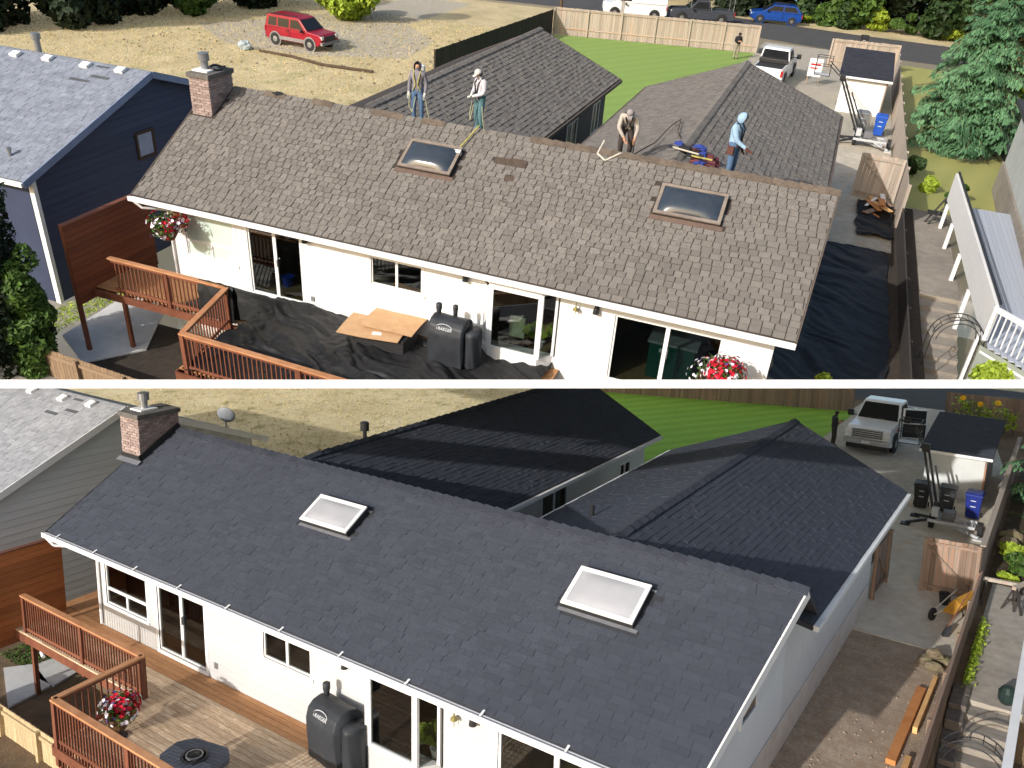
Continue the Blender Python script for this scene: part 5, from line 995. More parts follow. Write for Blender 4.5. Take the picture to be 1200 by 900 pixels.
arch('black wire garden arch over the steps, bottom right corner of the lower scene', (19.95, 8.0, -1.7), 1.35, 2.0, 0)
ww = Thing('deck_wall', 'white side wall of the neighbour deck at the right edge, lower scene', 'wall', (20.75, 9, -1.7)); ww.part('panel', MB().box(20.5, 20.58, 3, 15.4, -.1, 1.25), white_trim); ww.part('cap', MB().box(20.46, 20.62, 3, 15.42, 1.252, 1.3), white_trim)
for y in (4, 6.8, 9.6, 12.4, 15.2): ww.piece('post', white_trim, (20.54, y, -.92), (.12, .12, 1.64))
single('covered_pot', 'dark green lidded pot at the foot of the white deck wall, lower scene', 'pot', MB().lathe([(.13, 0), (.2, .1), (.2, .3), (.12, .42), (.05, .45)], 14), mat('dark_green_glaze', srgb(40, 56, 52), srgb(32, 46, 44), 5, .35), (20.3, 11.6, -.6), local=True)
# planting at the right
for i, (x, y, h_, r_, n, lf, lb) in enumerate(((19.75, 21.6, .7, .5, 900, 'lime', 'yellow-green shrub beside the tall fence, lower scene'), (20.3, 20.4, .8, .7, 1300, 'mid', 'leafy green shrub above the sawhorses, lower scene'), (20.6, 23.8, 1.1, .8, 1500, 'dark', 'dark shrub under the conifer, lower scene'), (19.8, 19.6, .45, .4, 700, 'lime', 'small bright shrub behind the sawhorse, lower scene'))):
    broadleaf('shrub', lb, (x, y, -.6), h_, r_, n, leaf_mats[lf], 50 + i, 'shrubs beside the lower fence', .11, False, 6, 'shrub')
for i, (x, y) in enumerate(((19.5, 22.9), (19.9, 22.3), (19.55, 23.9))): single('rock', ('brown garden rock behind the fence cap, lower scene', 'rounded rock beside the yellow-green shrub, lower scene', 'rear garden rock near the conifer, lower scene')[i], 'rock', MB().ball((0, 0, .15), (.4, .35, .25), 9, 6, .15, rr), stone_m, (x, y, -.6), 0, 'rocks in the lower garden bed', local=True)
conifer('dark drooping conifer at the right edge of the lower scene', (21.6, 28.5, -.6), 8.5, 3.0, 77, 170)
single('weeds', 'yellow-green weeds along the fence foot on the neighbour path, lower scene', 'weeds', leaves(900, lambda: ((19.35 + abs(random.gauss(0, .09)), random.choice((12.4, 13.4, 14.2, 15.2)) + random.gauss(0, .35), -.58 + random.random() * .16), (0, 0, 1)), .07, random.Random(6)), leaf_mats['lime'], (19.3, 13.5, -.6), kind='stuff')
sf = Thing('sunflower_plant', 'sunflowers with yellow heads growing behind the shed, lower scene', 'plant', (17.0, 41.5, -.6)); r6 = random.Random(8); lf = MB(); st_ = MB(); hd_ = MB()
for i in range(7):
    x, y = 15.8 + i * .42, 41.5 + r6.uniform(-.2, .2); h_ = r6.uniform(1.1, 1.8); st_.tube((x, y, -.6), (x, y, -.6 + h_), .02)
    leaves(45, lambda: ((x + r6.gauss(0, .16), y + r6.gauss(0, .16), -.6 + r6.uniform(.3, h_)), (0, 0, 1)), .18, r6, lf)
    if i in (0, 2, 4): hd_.lathe([(.16, 0), (.05, .02), (.02, .04)], 10, tr(x, y - .05, -.6 + h_) @ rot('X', 1.0))
sf.part('stems', st_, leaf_mats['mid'], kind='stuff'); sf.part('foliage', lf, leaf_mats['lime']); sf.part('flower_heads', hd_, mat('sunflower_yellow', srgb(236, 190, 40), srgb(220, 160, 30), 6))
wheelie_bin('small dark bin standing by the road behind the shed, lower scene', (17.4, 46.8, -.6), 0, (38, 38, 40))
single('concrete_block', 'pale block at the lawn corner near the standing person, lower scene', 'block', MB().box(-.3, .3, -.25, .25, 0, .4), pale_slab_m, (9.4, 32.6, -.6), .1, local=True, bevel=.02)

rt = random.Random(43)
single('yard_pebbles', 'small pale pebbles and bark bits scattered over the gravel yard, lower scene', 'pebbles', (lambda m: [m.ball((rt.uniform(16.5, 18.9), rt.uniform(2, 13.2), -.605), rt.uniform(.012, .035), 5, 3, .2, rt) for _ in range(260)] and m)(MB()), mat('pale_pebble', srgb(156, 140, 122), srgb(128, 112, 96), 8, .9), (17.6, 8, -.6), kind='stuff')
single('field_tufts', 'dry straw grass tufts over the field behind the lower house', 'grass', leaves(9000, lambda: ((rt.uniform(-26, -6.3), rt.uniform(9, 40), -.56), (rt.uniform(-.3, .3), rt.uniform(-.9, -.3), .25)), .055, rt, None, 0, 2.2), mat('straw_blades', srgb(188, 172, 130), srgb(150, 138, 96), 2, .9, rnd=.25, tint=True), (-10, 25, -.6), kind='stuff')
# ================================================================ UPPER PLACE
PANEL, T = 'up', T_UP
NBU = neighbour('shade-darkened neighbouring house at the left of the upper scene', (5.12, 4.12), (-.34, 2.2), (9.7, 2.6), -3.6, shaded_side, mat('blue_grey_trim', srgb(120, 134, 164), srgb(104, 118, 148), 3, .6), -1.75,
    [(-8.46, 4.78), (-7.19, 4.85), (-5.66, 4.84), (-4.33, 4.89)], [(-5.33, 4.14, .75, .12), (-4.78, 4.43, .7, .12), (-5.07, 4.94, .5, .08)], (4.3, 4.95, 1.6, 2.3), pipe=[(-7.9, 5.2, .6, .1), (-4.63, .49, .3, .05)], shm=mat('blue_grey_shingle', srgb(140, 146, 158), srgb(114, 120, 132), 20, .95, rnd=.12, tint=True, spec=.1, det=3))
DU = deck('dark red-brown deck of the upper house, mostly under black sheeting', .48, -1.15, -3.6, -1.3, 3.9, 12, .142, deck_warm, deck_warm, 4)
railing(DU, (-.05, -1.1), (3.5, -1.12), -.3, 1.0, rail_m, rail_cap, .125, (.5, 1), .1)
railing(DU, (3.62, -1.2), (4.12, -3.4), -.3, 1.0, rail_m, rail_cap, .13, (.0, 1), .11)
railing(DU, (4.15, -3.5), (12, -3.75), -.4, 1.0, rail_m, rail_cap, .125, (0, .4), .11)
for x, y in ((.1, -1.05), (4.1, -3.4)): DU.piece('support_post', rail_m, (x, y, -.95), (.1, .1, 1.6))
screen('shade-darkened cedar privacy screen at the left end of the upper deck', -.75, -1.75, 1.3, -.3, 1.95, -1.75, mat('shaded_cedar_board', srgb(124, 68, 42), srgb(98, 50, 32), 3, .7, stretch=(1, 5, 5), rnd=.16))  # darker copy of the cedar, with the screen's shade in its colour
hm = leaf_mats['dark']
column_hedge('hedge_tree', 'tall dark hedge tree at the left border of the upper scene', (-1.9, -3.3, -1.75), 5.7, .75, 7000, leaf_mats['shade'], 3, 'hedge trees left of the upper deck')
column_hedge('hedge_tree', 'sunlit green hedge tree beside the upper cedar screen', (-1.1, -3.0, -1.75), 3.4, .5, 4600, leaf_mats['mid'], 4, 'hedge trees left of the upper deck')
column_hedge('hedge_tree', 'dark hedge tree behind the sunlit one, far left of the upper scene', (-2.5, -2.2, -1.75), 4.6, .6, 3600, leaf_mats['shade'], 5, 'hedge trees left of the upper deck')
board_fence('picket_fence', 'low picket fence under the upper deck beside the hedge', (-1.2, -3.1), (5, -3.4), -1.75, .85, mat('weathered_picket', srgb(150, 128, 104), srgb(120, 100, 80), 4, .9, rnd=.15), .11, rails=(.8,), posts=1.6)
single('paving_slab', 'long pale concrete slab below the upper deck', 'paving slab', MB().prism([(-2.31, 1.7), (-2.05, -1.42), (-.49, -2.3), (.5, -1.0), (-1.0, 1.8)], -1.76, -1.70), pale_slab_m, (-1, 0, -1.76))
single('grass_strip', 'short sunlit grass beside the pale slab under the upper deck', 'grass', leaves(1400, lambda: ((random.uniform(-3.4, -2.3), random.uniform(-2, 2), -1.72), (0, 0, 1)), .06, random.Random(7)), leaf_mats['lime'], (-2.8, 0, -1.75), kind='stuff')
# black sheeting over the deck and over the side yard
tarp_m = mat('black_sheeting', (.012, .012, .013), (.02, .02, .021), 4, .5, bump=.15, bscale=9, spec=.22)
def tarp(name, label, x0, x1, y0, y1, zf, nu, nv, seed, amp=.09, edge=None):
    def f(u, v):
        x = x0 + (x1 - x0) * u; y = y0 + (y1 - y0) * v; q_ = .5 * x + .9 * y + .5 * noise.noise(Vector((x * .7, y * .7, seed))); p = Vector((x * .55, q_ * 2.2, seed)); n = 1.3 * abs(noise.noise(p)) + .6 * abs(noise.noise(Vector((x * .9, q_ * 5.2, seed + 3)))) + .12 * noise.noise(Vector((x * 6, y * 6, seed)))
        x += .12 * noise.noise(Vector((y * 1.7, seed, x))); y += .14 * noise.noise(Vector((x * 1.4, seed + 9, y))); return (x, y, zf(x, y) + .03 + amp * n)
    return single(name, label, 'sheeting', MB().grid(f, nu, nv), tarp_m, ((x0 + x1) / 2, (y0 + y1) / 2, zf((x0 + x1) / 2, (y0 + y1) / 2)), smooth=True)
tarp('black_sheeting', 'crumpled black plastic sheeting spread over the upper deck', 4.0, 11.8, -3.55, .42, lambda x, y: .0, 190, 110, 2.2, .17)
tarp('black_sheeting', 'smooth black sheeting by the left sliding door of the upper house', 2.1, 4.2, -1.0, .42, lambda x, y: .0, 40, 30, 5.1, .06)
def drape(u, v):
    t = 2 * v - 1; x = 2.75 + 1.05 * u + .02 * math.sin(9 * t); w_ = .05 * noise.noise(Vector((u * 6, v * 5, 3))); return (x, -1.1 + (.10 + w_) * (1 if t > 0 else -1) * min(1, abs(t) * 3), 1.03 - abs(t) * 1.0 + .03 * noise.noise(Vector((u * 5, v * 9, 1))))
single('black_sheeting', 'black sheeting hung over the upper deck railing', 'sheeting', MB().grid(drape, 20, 24), tarp_m, (3.3, -1.1, 0), smooth=True)
tarp('black_sheeting', 'black sheeting covering the side yard right of the upper house', 16.85, 19.85, 3.2, 14.4, lambda x, y: -.6 + .25 * max(0, 17.6 - x), 60, 120, 8.4, .07)
# boxes and grill on the deck
card = mat('cardboard', srgb(196, 160, 122), srgb(180, 142, 104), 4, .9, rnd=.05)
bx = Thing('supply_crate', 'dark crate under the flattened cardboard on the upper deck', 'crate', (7.6, -.35, .05)); bx.part('body', MB().box(7.05, 8.35, -.75, .05, .05, .42), mat('dark_crate', (.02, .02, .022), (.03, .03, .03), 5, .6), bevel=.02)
for z in (.12, .2, .28, .36): bx.part('slat', MB().box(7.04, 8.36, -.765, -.75, z - .02, z + .02), black_metal)
for i, (x, y, z, a, w_, l_, lb) in enumerate(((7.4, -.42, .44, .12, 1.6, 1.1, 'lower flattened cardboard sheet lying on the dark crate, upper deck'), (7.75, -.08, .53, .05, 1.4, 1.0, 'upper creased cardboard sheet on top of the other, upper deck'))):
    def cb(u, v, w_=w_, l_=l_, i=i): return ((u - .5) * w_, (v - .5) * l_, .05 * abs(u - .45) + .02 * math.sin(v * 3) - .08 * max(0, u - .6) * i)
    g = MB().grid(cb, 10, 6); nv = len(g.v); g.add([(x_, y_, z_ - .012) for x_, y_, z_ in g.v], [f[::-1] for f in g.f]); single('cardboard_sheet', lb, 'cardboard', g, card, (x, y, z), a, local=True)
single('paper_label', 'small white printed label on the flattened cardboard, upper deck', 'label', MB().box(-.12, .12, -.08, .08, 0, .004), white_trim, (7.6, -.68, .462), .3, local=True)
grill('black covered pellet grill with two chimney stubs on the upper deck', (9.45, -.42, .06), -.02, True)
flower_basket('hanging basket of red and white flowers at the left end of the upper house', (1.15, -.15, 1.42), .5, 5, .75)
flower_basket('basket of red and white petunias at the right door of the upper house', (15.75, -.35, .95), .68, 6, .9)
# inside the rooms
cb_ = Thing('green_cabinet', 'green cabinet with pale top inside the right sliding door, upper house', 'cabinet', (14.55, 1.5, .04)); cb_.part('body', MB().box(14.0, 15.1, 1.1, 1.8, .04, 1.0), mat('green_lacquer', srgb(30, 88, 70), srgb(24, 74, 60), 4, .4), bevel=.01); cb_.part('top', MB().box(13.95, 15.15, 1.05, 1.85, 1.0, 1.06), mat('pale_top', srgb(150, 160, 156), srgb(130, 140, 138), 5, .4)); cb_.part('tag', MB().box(14.25, 14.35, 1.09, 1.098, .78, .88), white_trim)
stool('pale green chair inside the bay window of the upper house', (10.75, .95, .04), 3.1); houseplant('potted plant with long leaves in the bay window of the upper house', (11.35, .75, .3))
single('blue_tub', 'small blue tub inside the left sliding door of the upper house', 'tub', MB().lathe([(.14, 0), (.18, .28), (.17, .28)], 14), mat('blue_plastic', srgb(40, 70, 170), srgb(32, 58, 150), 4, .4), (3.75, 1.3, .04), local=True)
# missing shingle patches and torn ridge strip
def on_roof(x, y, dz=0.): return (x, y, 2.376 + 2.147 * y / 3.773 + dz)
sl_ = math.atan2(2.147, 3.773)
scr = mat('bare_felt_patch', srgb(86, 74, 64), srgb(68, 58, 52), 9, .95)
for a in ((9.5, 2.98, .85, .26), (9.66, 2.5, .24, .2), (9.78, 1.9, .1, .12), (9.4, 2.72, .08, .06)): UPH.part('torn_patch', MB().box(-a[2] / 2, a[2] / 2, -a[3] / 2, a[3] / 2, .006, .018, tr(*on_roof(a[0], a[1])) @ rot('X', sl_)), scr)
# workers on the roof
def W_(n, c, c2=None): return mat(n, srgb(*c), srgb(*(c2 or [int(x * .85) for x in c])), 5, .9)
jean = W_('blue_jeans', (88, 116, 150)); jean2 = W_('teal_jeans', (82, 116, 124)); gsw = W_('grey_sweatshirt', (128, 124, 132)); wsw = W_('pale_sweatshirt', (206, 200, 206)); bsw = W_('light_blue_hoodie', (150, 180, 206)); glove = W_('pale_glove', (206, 208, 200)); yel = W_('yellow_harness', (176, 168, 92)); blk = W_('black_harness', (40, 40, 44)); brn = W_('brown_pouch', (92, 60, 52)); beige = W_('beige_shirt', (190, 180, 170)); gr = W_('grey_hood', (150, 146, 152))
rope_m = W_('pale_rope', (176, 176, 140))
def ropeA(th, J, o): th.part('rope', MB().path([(-.2, -.15, .85), (-.22, -.2, .5), (-.1, -.25, .35), (.0, -.22, .8)], .012, 5).path([(.25, -.1, .8), (.33, -.1, .4), (.4, -.05, .02)], .012, 5), rope_m)
zrid = 4.5
person('worker in grey hooded sweatshirt with yellow harness and jeans standing on the upper roof ridge', (6.42, 3.95, zrid - .12), R_(10), {}, dict(shirt=gsw, pants=jean, boot=boot_m, hand=glove, hood=gsw, harness=yel), 1.55, 'hood', ropeA)
person('worker in white shirt and pale cap holding rope beside the upper skylight', (8.22, 3.92, zrid - .1), R_(-35), {'elbL': (.25, -.05, 1.14), 'wriL': (.08, -.25, 1.06), 'hanL': (.02, -.3, 1.04), 'elbR': (-.25, -.05, 1.14), 'wriR': (-.08, -.24, 1.08), 'hanR': (-.02, -.3, 1.06), 'hea': (0, -.08, 1.6), 'top': (0, -.12, 1.69), 'kneL': (.12, -.06, .5)}, dict(shirt=wsw, pants=jean2, boot=boot_m, hand=glove, hood=W_('pale_cap', (214, 206, 200)), hair=W_('dark_neck_cover', (70, 64, 72)), harness=blk), 1.6, 'cap', ropeA)
def gun(th, J, o): th.part('pry_bar', MB().tube((.22, -.3, .1), (.24, -.22, 1.15), .02), black_metal)
person('stooping worker in beige shirt and grey cap holding a pry bar on the upper ridge', (12.0, 4.62, 4.1), R_(15), {'spi': (0, -.05, 1.12), 'che': (0, -.22, 1.25), 'nec': (0, -.32, 1.34), 'hea': (0, -.40, 1.40), 'top': (0, -.46, 1.48), 'shoL': (.19, -.24, 1.3), 'shoR': (-.19, -.24, 1.3), 'elbL': (.28, -.3, 1.02), 'wriL': (.22, -.36, .78), 'hanL': (.21, -.38, .7), 'elbR': (-.26, -.3, 1.0), 'wriR': (-.1, -.4, .78), 'hanR': (-.05, -.42, .7), 'kneL': (.14, -.14, .52), 'kneR': (-.14, -.1, .52)}, dict(shirt=beige, pants=W_('dark_work_trousers', (70, 62, 60)), boot=boot_m, hand=skin_m, hood=W_('grey_cap', (150, 144, 144)), hair=hair_d, harness=blk), 1.6, 'cap', gun)
person('worker in light blue hooded top and tool belt with jeans near the right skylight', (14.72, 4.55, 4.02), R_(75), {'elbR': (-.24, -.12, 1.14), 'wriR': (-.2, -.36, 1.0), 'hanR': (-.2, -.42, .97), 'hea': (0, -.07, 1.6), 'top': (0, -.12, 1.69)}, dict(shirt=bsw, pants=jean, boot=boot_m, hand=brn, hood=bsw, belt=brn, harness=blk), 1.75, 'hood')
person('worker in black top and pale trousers by the lawn fence corner, upper scene', (9.9, 46.2, -.6), R_(30), dict(ARMUP), dict(shirt=blk, sleeve=blk, pants=W_('pale_trousers', (150, 140, 128)), boot=boot_m, hand=skin_m, hood=blk, hair=hair_d), 1.7, 'cap')
# things lying on the roof
rk = random.Random(3); tp = Thing('tool_pile', 'heap of red and blue tool bags on the upper right roof', 'tool bags', (14.05, 4.85, 4.3))
for i in range(16):
    x, y = 13.85 + rk.gauss(0, .26), 4.95 + rk.gauss(0, .38); z = 4.5 - .35 * abs(x - 13.4) + rk.uniform(0, .16)
    tp.part('bag', MB().ball((x, y, z), (rk.uniform(.1, .24), rk.uniform(.08, .2), rk.uniform(.05, .12)), 7, 5, .38, rk), (brn, W_('blue_bag', (48, 66, 140)), W_('maroon_bag', (112, 62, 66)), blk)[i % 4])
for i, (p, q, m, lb) in enumerate((((13.2, 4.75, 4.62), (13.95, 4.15, 4.72), mat('ash_handle', (.5, .46, .4)), 'pale handled tear-off shovel lying over the upper right ridge'), ((13.75, 4.35, 4.6), (14.3, 4.2, 4.62), yel, 'short yellow handled tool on the upper right ridge'))):
    t_ = Thing('roofing_shovel', lb, 'shovel', p); t_.part('handle', MB().tube(p, q, .022), m); d = (Vector(p) - Vector(q)).normalized(); t_.part('blade', MB().box(-.07, .07, -.1, .1, -.01, .01, tr(Vector(p) + d * .06)), black_metal)
t_ = Thing('roof_broom', 'white headed broom with yellow pole lying beside the upper left skylight', 'broom', (8.15, 3.3, 4.3)); t_.part('pole', MB().tube(on_roof(8.05, 2.95, .1), on_roof(8.3, 3.75, .12), .02), yel); t_.part('head', MB().box(-.14, .14, -.05, .05, 0, .12, tr(*on_roof(8.03, 2.9, .03)) @ rot('X', sl_)), white_trim)
single('safety_rope', 'thin dark hose snaking over the upper right roof', 'rope', MB().path([(12.2, 4.7, 4.25), (12.5, 6.0, 4.3), (12.55, 8.0, 4.3), (12.7, 8.6, 4.36), (12.9, 7.0, 4.42), (13.1, 6.2, 4.5)], .018, 5), W_('dark_hose', (96, 84, 76)), (12.4, 6, 4.2))
single('safety_rope', 'pale rope looped over the ridge near the stooping worker, upper roof', 'rope', MB().path([on_roof(11.6, 3.95, .1), on_roof(11.55, 3.6, .06), on_roof(11.8, 3.45, .05), on_roof(12.1, 3.7, .07), (12.3, 4.0, 4.5)], .022, 6), W_('white_rope', (206, 200, 186)), (11.8, 3.6, 4.4))
single('torn_felt', 'loose black felt scrap on the ridge beside the upper chimney', 'felt scrap', MB().ball((0, 0, .04), (.16, .1, .07), 8, 5, .35, rk), black_metal, (2.2, 3.75, 4.5), local=True)
single('coiled_hose', 'black coiled strap lying on top of the upper chimney', 'strap', MB().path([(.2 * math.cos(a), .25 * math.sin(a), .05 + .03 * math.sin(3 * a)) for a in [i * .6 for i in range(22)]], .03, 6), black_metal, (.5, 3.4, 5.03), local=True)
UPH.part('vent_pipe', MB().lathe([(.07, -.2), (.07, .3), (.12, .3), (.12, .5), (.05, .52)], 12, tr(3.9, 9.4, 4.05)), white_trim)
# fences, gate, shed, bins, lift at the back right
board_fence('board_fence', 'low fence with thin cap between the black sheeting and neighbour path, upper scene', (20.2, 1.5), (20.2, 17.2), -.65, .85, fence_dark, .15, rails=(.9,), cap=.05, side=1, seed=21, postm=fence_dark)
board_fence('board_fence', 'tall sunlit fence running along the bins to the road, upper scene', (20.15, 17.4), (20.1, 46), -.65, 1.75, fence_pale, .16, side=1, seed=22)
board_fence('board_fence', 'long pale back fence behind the lawn, upper scene', (-3.3, 46.2), (10.9, 49.4), -.62, 1.85, fence_pale, .16, side=1, seed=23)
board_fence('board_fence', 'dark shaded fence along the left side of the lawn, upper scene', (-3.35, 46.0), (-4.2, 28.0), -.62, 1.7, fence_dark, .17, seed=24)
board_fence('board_fence', 'pale fence section behind the shed beside the road, upper scene', (15.9, 47.9), (20.2, 48.6), -.62, 1.85, fence_pale, .16, side=1, seed=25)
gate('sunlit board gate with diagonal brace beside the debris, upper scene', (18.45, 20.4), (20.05, 20.3), -.58, 1.8, fence_pale, 26)
shed('small white shed with black roof beside the blue bin, upper scene', 17.05, 19.35, 35.2, 40.3, -.62, 1.3, 1.75, mat('shed_white_wall', (.74, .74, .73), (.68, .68, .67), 2, .7), mat('black_shed_shingle', srgb(62, 64, 72), srgb(48, 50, 58), 20, .95, rnd=.1, tint=True, spec=.1))
wheelie_bin('blue recycling bin beside the tall sunlit fence, upper scene', (19.35, 31.0, -.6), R_(-4), (36, 84, 180), 'bins by the upper shed'); wheelie_bin('light grey bin next to the blue bin, upper scene', (18.45, 31.2, -.6), R_(3), (120, 122, 124), 'bins by the upper shed')
boom_lift('grey towable boom lift parked behind the gate, upper scene', (18.35, 28.6, -.6), (17.0, 31.6, 1.85), (16.2, 34.0, 2.05), Vector((15.9, 34.6, 1.3)))
sg = Thing('site_sign', 'white board with red lettering standing beside the upper pickup', 'sign', (15.55, 41.2, -.6)); sg.part('board', MB().box(14.95, 15.75, 41.2, 41.25, -.1, .95), white_trim); sg.part('lettering', MB().box(15.05, 15.65, 41.19, 41.199, .55, .66).box(15.05, 15.5, 41.19, 41.199, .35, .43), red_print); [sg.part('leg', MB().box(x, x + .06, 41.21, 41.25, -.6, -.1), fence_m) for x in (14.98, 15.66)]
pickup('white pickup truck seen from behind on the drive, upper scene', (12.95, 41.2, -.6), R_(86), dark_tailgate=True)
# debris by the gate
db = random.Random(17)
for i in range(9):
    m = (lum2, lum, fence_m, white_trim)[i % 4]; single('scrap_board', ('orange plank', 'pale plank', 'grey board', 'white strip', 'short orange plank', 'thin pale batten', 'broken grey board', 'bent white strip', 'small orange offcut')[i] + ' in the debris heap at the foot of the gate, upper scene', 'board', MB().box(-.06 - .03 * (i % 3), .06 + .03 * (i % 3), -.8 + .05 * i, .8 - .05 * i, 0, .035), m, (19.4 + db.gauss(0, .18), 18.6 + db.gauss(0, .5), -.5 + .05 * i), db.uniform(-.6, .6), 'scrap boards by the upper gate', local=True)
tarp('debris_sheet', 'crumpled grey-black sheet under the debris heap by the upper gate', 18.7, 20.0, 15.6, 19.8, lambda x, y: -.58, 26, 50, 3.3, .2)
# vehicles in the street and on the gravel
red_p = mat('red_car_paint', srgb(150, 26, 44), srgb(134, 20, 38), 3, .25, spec=.5); blue_p = mat('blue_car_paint', srgb(24, 66, 140), srgb(18, 56, 124), 3, .22, spec=.5); grey_p = mat('dark_grey_paint', srgb(66, 70, 78), srgb(56, 60, 68), 3, .25, spec=.5); clad = mat('grey_cladding', srgb(140, 134, 132), srgb(120, 116, 114), 5, .6)
def lights(th, xf, xr, hw, z0, z1):
    for s in (-1, 1): th.part('headlight', MB().box(xf - .05, xf + .02, s * (hw - .2) - .12, s * (hw - .2) + .12, z0, z1), lamp_m, bevel=.01); th.part('tail_light', MB().box(xr - .02, xr + .05, s * (hw - .12) - .07, s * (hw - .12) + .07, z0, z1 + .12), tail_m); th.part('wing_mirror', MB().box(.72, .86, s * (hw + .08) - .08, s * (hw + .08) + .08, 1.0, 1.14), black_metal, bevel=.02)
sv = vehicle('suv', 'red off-road wagon with grey wheel arches parked on the dry field, upper scene', 'car', (-14.85, 31.2, -.6), R_(-6), red_p, 1.82, [(-2.1, .5), (-2.12, 1.05), (.95, 1.08), (2.0, .98), (2.15, .85), (2.18, .5), (1.9, .34), (-1.9, .34)], [(-2.08, 1.02), (1.15, 1.05), (.5, 1.68), (.3, 1.74), (-1.85, 1.74), (-1.98, 1.68)], 1.0, .37, (1.32, -1.3), [('side', [(-1.85, 1.12), (-1.2, 1.12), (-1.2, 1.6), (-1.78, 1.6)]), ('side', [(-1.1, 1.12), (-.25, 1.12), (-.25, 1.6), (-1.1, 1.6)]), ('side', [(-.15, 1.12), (.85, 1.12), (.42, 1.6), (-.15, 1.6)]), ('front', [(1.1, 1.12), (.53, 1.65)]), ('rear', [(-2.05, 1.15), (-1.98, 1.62)])], trim=clad)
lights(sv, 2.16, -2.1, .91, .72, .92); sv.part('grille', MB().box(2.15, 2.2, -.5, .5, .6, .88), black_metal); sv.part('front_bumper', MB().box(2.1, 2.28, -.88, .88, .4, .58), clad, bevel=.03); sv.part('rear_bumper', MB().box(-2.25, -2.08, -.86, .86, .4, .6), clad, bevel=.03); [(sv.part('side_cladding', MB().box(-1.0, 1.0, s * .915 - .01, s * .915 + .01, .4, .6), clad), sv.part('roof_rail', MB().box(-1.7, .2, s * .64 - .02, s * .64 + .02, 1.76, 1.8), black_metal), sv.part('door_seam', MB().box(-.2, -.18, s * .912 - .004, s * .912 + .004, .45, 1.05), black_metal), sv.part('door_handle', MB().box(-.45, -.28, s * .905 - .012, s * .905 + .012, .93, .97), black_metal)) for s in (-1, 1)]
bc = vehicle('hatchback', 'dark blue hatchback parked on the far verge of the road, upper scene', 'car', (10.65, 64.2, -.58), R_(190), blue_p, 1.78, [(-2.1, .45), (-2.12, .95), (1.0, .96), (1.95, .84), (2.15, .68), (2.16, .4), (1.9, .28), (-1.9, .28)], [(-2.05, .92), (1.2, .94), (.35, 1.46), (.1, 1.5), (-1.3, 1.5), (-1.6, 1.44)], .9, .33, (1.3, -1.3), [('side', [(-1.75, 1.02), (-.55, 1.02), (-.55, 1.4), (-1.4, 1.4)]), ('side', [(-.45, 1.02), (.9, 1.02), (.3, 1.4), (-.45, 1.4)]), ('front', [(1.15, .99), (.38, 1.45)]), ('rear', [(-2.03, .98), (-1.62, 1.42)])], rimm=chrome, trim=blue_p); lights(bc, 2.12, -2.1, .89, .62, .78); [(bc.part('roof_rack', MB().box(-.9, .2, s * .575 - .025, s * .575 + .025, 1.53, 1.57), black_metal), bc.part('door_seam', MB().box(-.5, -.48, s * .88 - .004, s * .88 + .004, .4, .95), black_metal)) for s in (-1, 1)]
vn = vehicle('van', 'white panel van parked behind the pale back fence, upper scene', 'van', (-.2, 58.0, -.58), R_(198), white_paint, 1.95, [(-2.6, .4), (-2.6, 1.2), (1.4, 1.2), (2.4, 1.02), (2.6, .8), (2.6, .4), (2.3, .3), (-2.4, .3)], [(-2.58, 1.15), (1.7, 1.15), (1.0, 1.92), (.7, 2.0), (-2.45, 2.0), (-2.56, 1.9)], 1.1, .36, (1.65, -1.6), [('side', [(.35, 1.28), (1.35, 1.28), (.92, 1.8), (.35, 1.8)]), ('front', [(1.66, 1.2), (1.02, 1.88)]), ('rear', [(-2.585, 1.3), (-2.56, 1.8)])], cab_in=.1); lights(vn, 2.55, -2.55, .97, .75, .95)
pk = vehicle('work_truck', 'dark pickup with ladder rack parked beside the white van, upper scene', 'pickup truck', (5.0, 59.6, -.58), R_(200), grey_p, 1.9, [(-2.7, .45), (-2.7, 1.05), (1.1, 1.08), (2.4, 1.0), (2.6, .85), (2.6, .42), (2.3, .34), (-2.5, .34)], [(-.6, 1.04), (1.2, 1.05), (.5, 1.68), (.3, 1.72), (-.45, 1.72), (-.55, 1.68)], 1.0, .38, (1.65, -1.6), [('side', [(-.5, 1.12), (.9, 1.12), (.45, 1.62), (-.42, 1.62)]), ('front', [(1.15, 1.1), (.52, 1.66)]), ('rear', [(-.6, 1.12), (-.56, 1.62)])]); lights(pk, 2.55, -2.65, .95, .7, .9)
rk_ = MB()
for x in (-2.5, -.7, 1.0):
    for s in (-.8, .8): rk_.tube((x, s, 1.05), (x, s, 1.95), .025)
    rk_.tube((x, -.8, 1.95), (x, .8, 1.95), .025)
pk.part('ladder_rack', rk_, grey_metal)
ld = Thing('ladder', 'pale ladder tied on the rack of the dark work truck, upper scene', 'ladder', (5.0, 59.6, 1.42), R_(200), local=True)
for s in (-.2, .2): ld.part('rail', MB().box(-2.8, 2.4, s - .03, s + .03, 0, .08), lum)
for i in range(14): ld.part('rung', MB().tube((-2.6 + i * .37, -.2, .04), (-2.6 + i * .37, .2, .04), .015, n=5), grey_metal)
pl = Thing('utility_pole', 'brown utility pole at the corner of the back fence, upper scene', 'pole', (-4.2, 50.5, -.6), local=True); pl.part('pole', MB().tube((0, 0, -.1), (0, 0, 8.5), .14, .1, 10), bark); pl.part('crossarm', MB().box(-.9, .9, -.06, .06, 7.8, 7.92), bark)
single('debris_bag', 'pale blue-grey bag lying on the dry field beside a pole, upper scene', 'bag', MB().ball((0, 0, .22), (.5, .4, .3), 10, 7, .2, rk), W_('pale_bag', (170, 182, 186)), (-16.9, 28.2, -.6), .3, local=True)
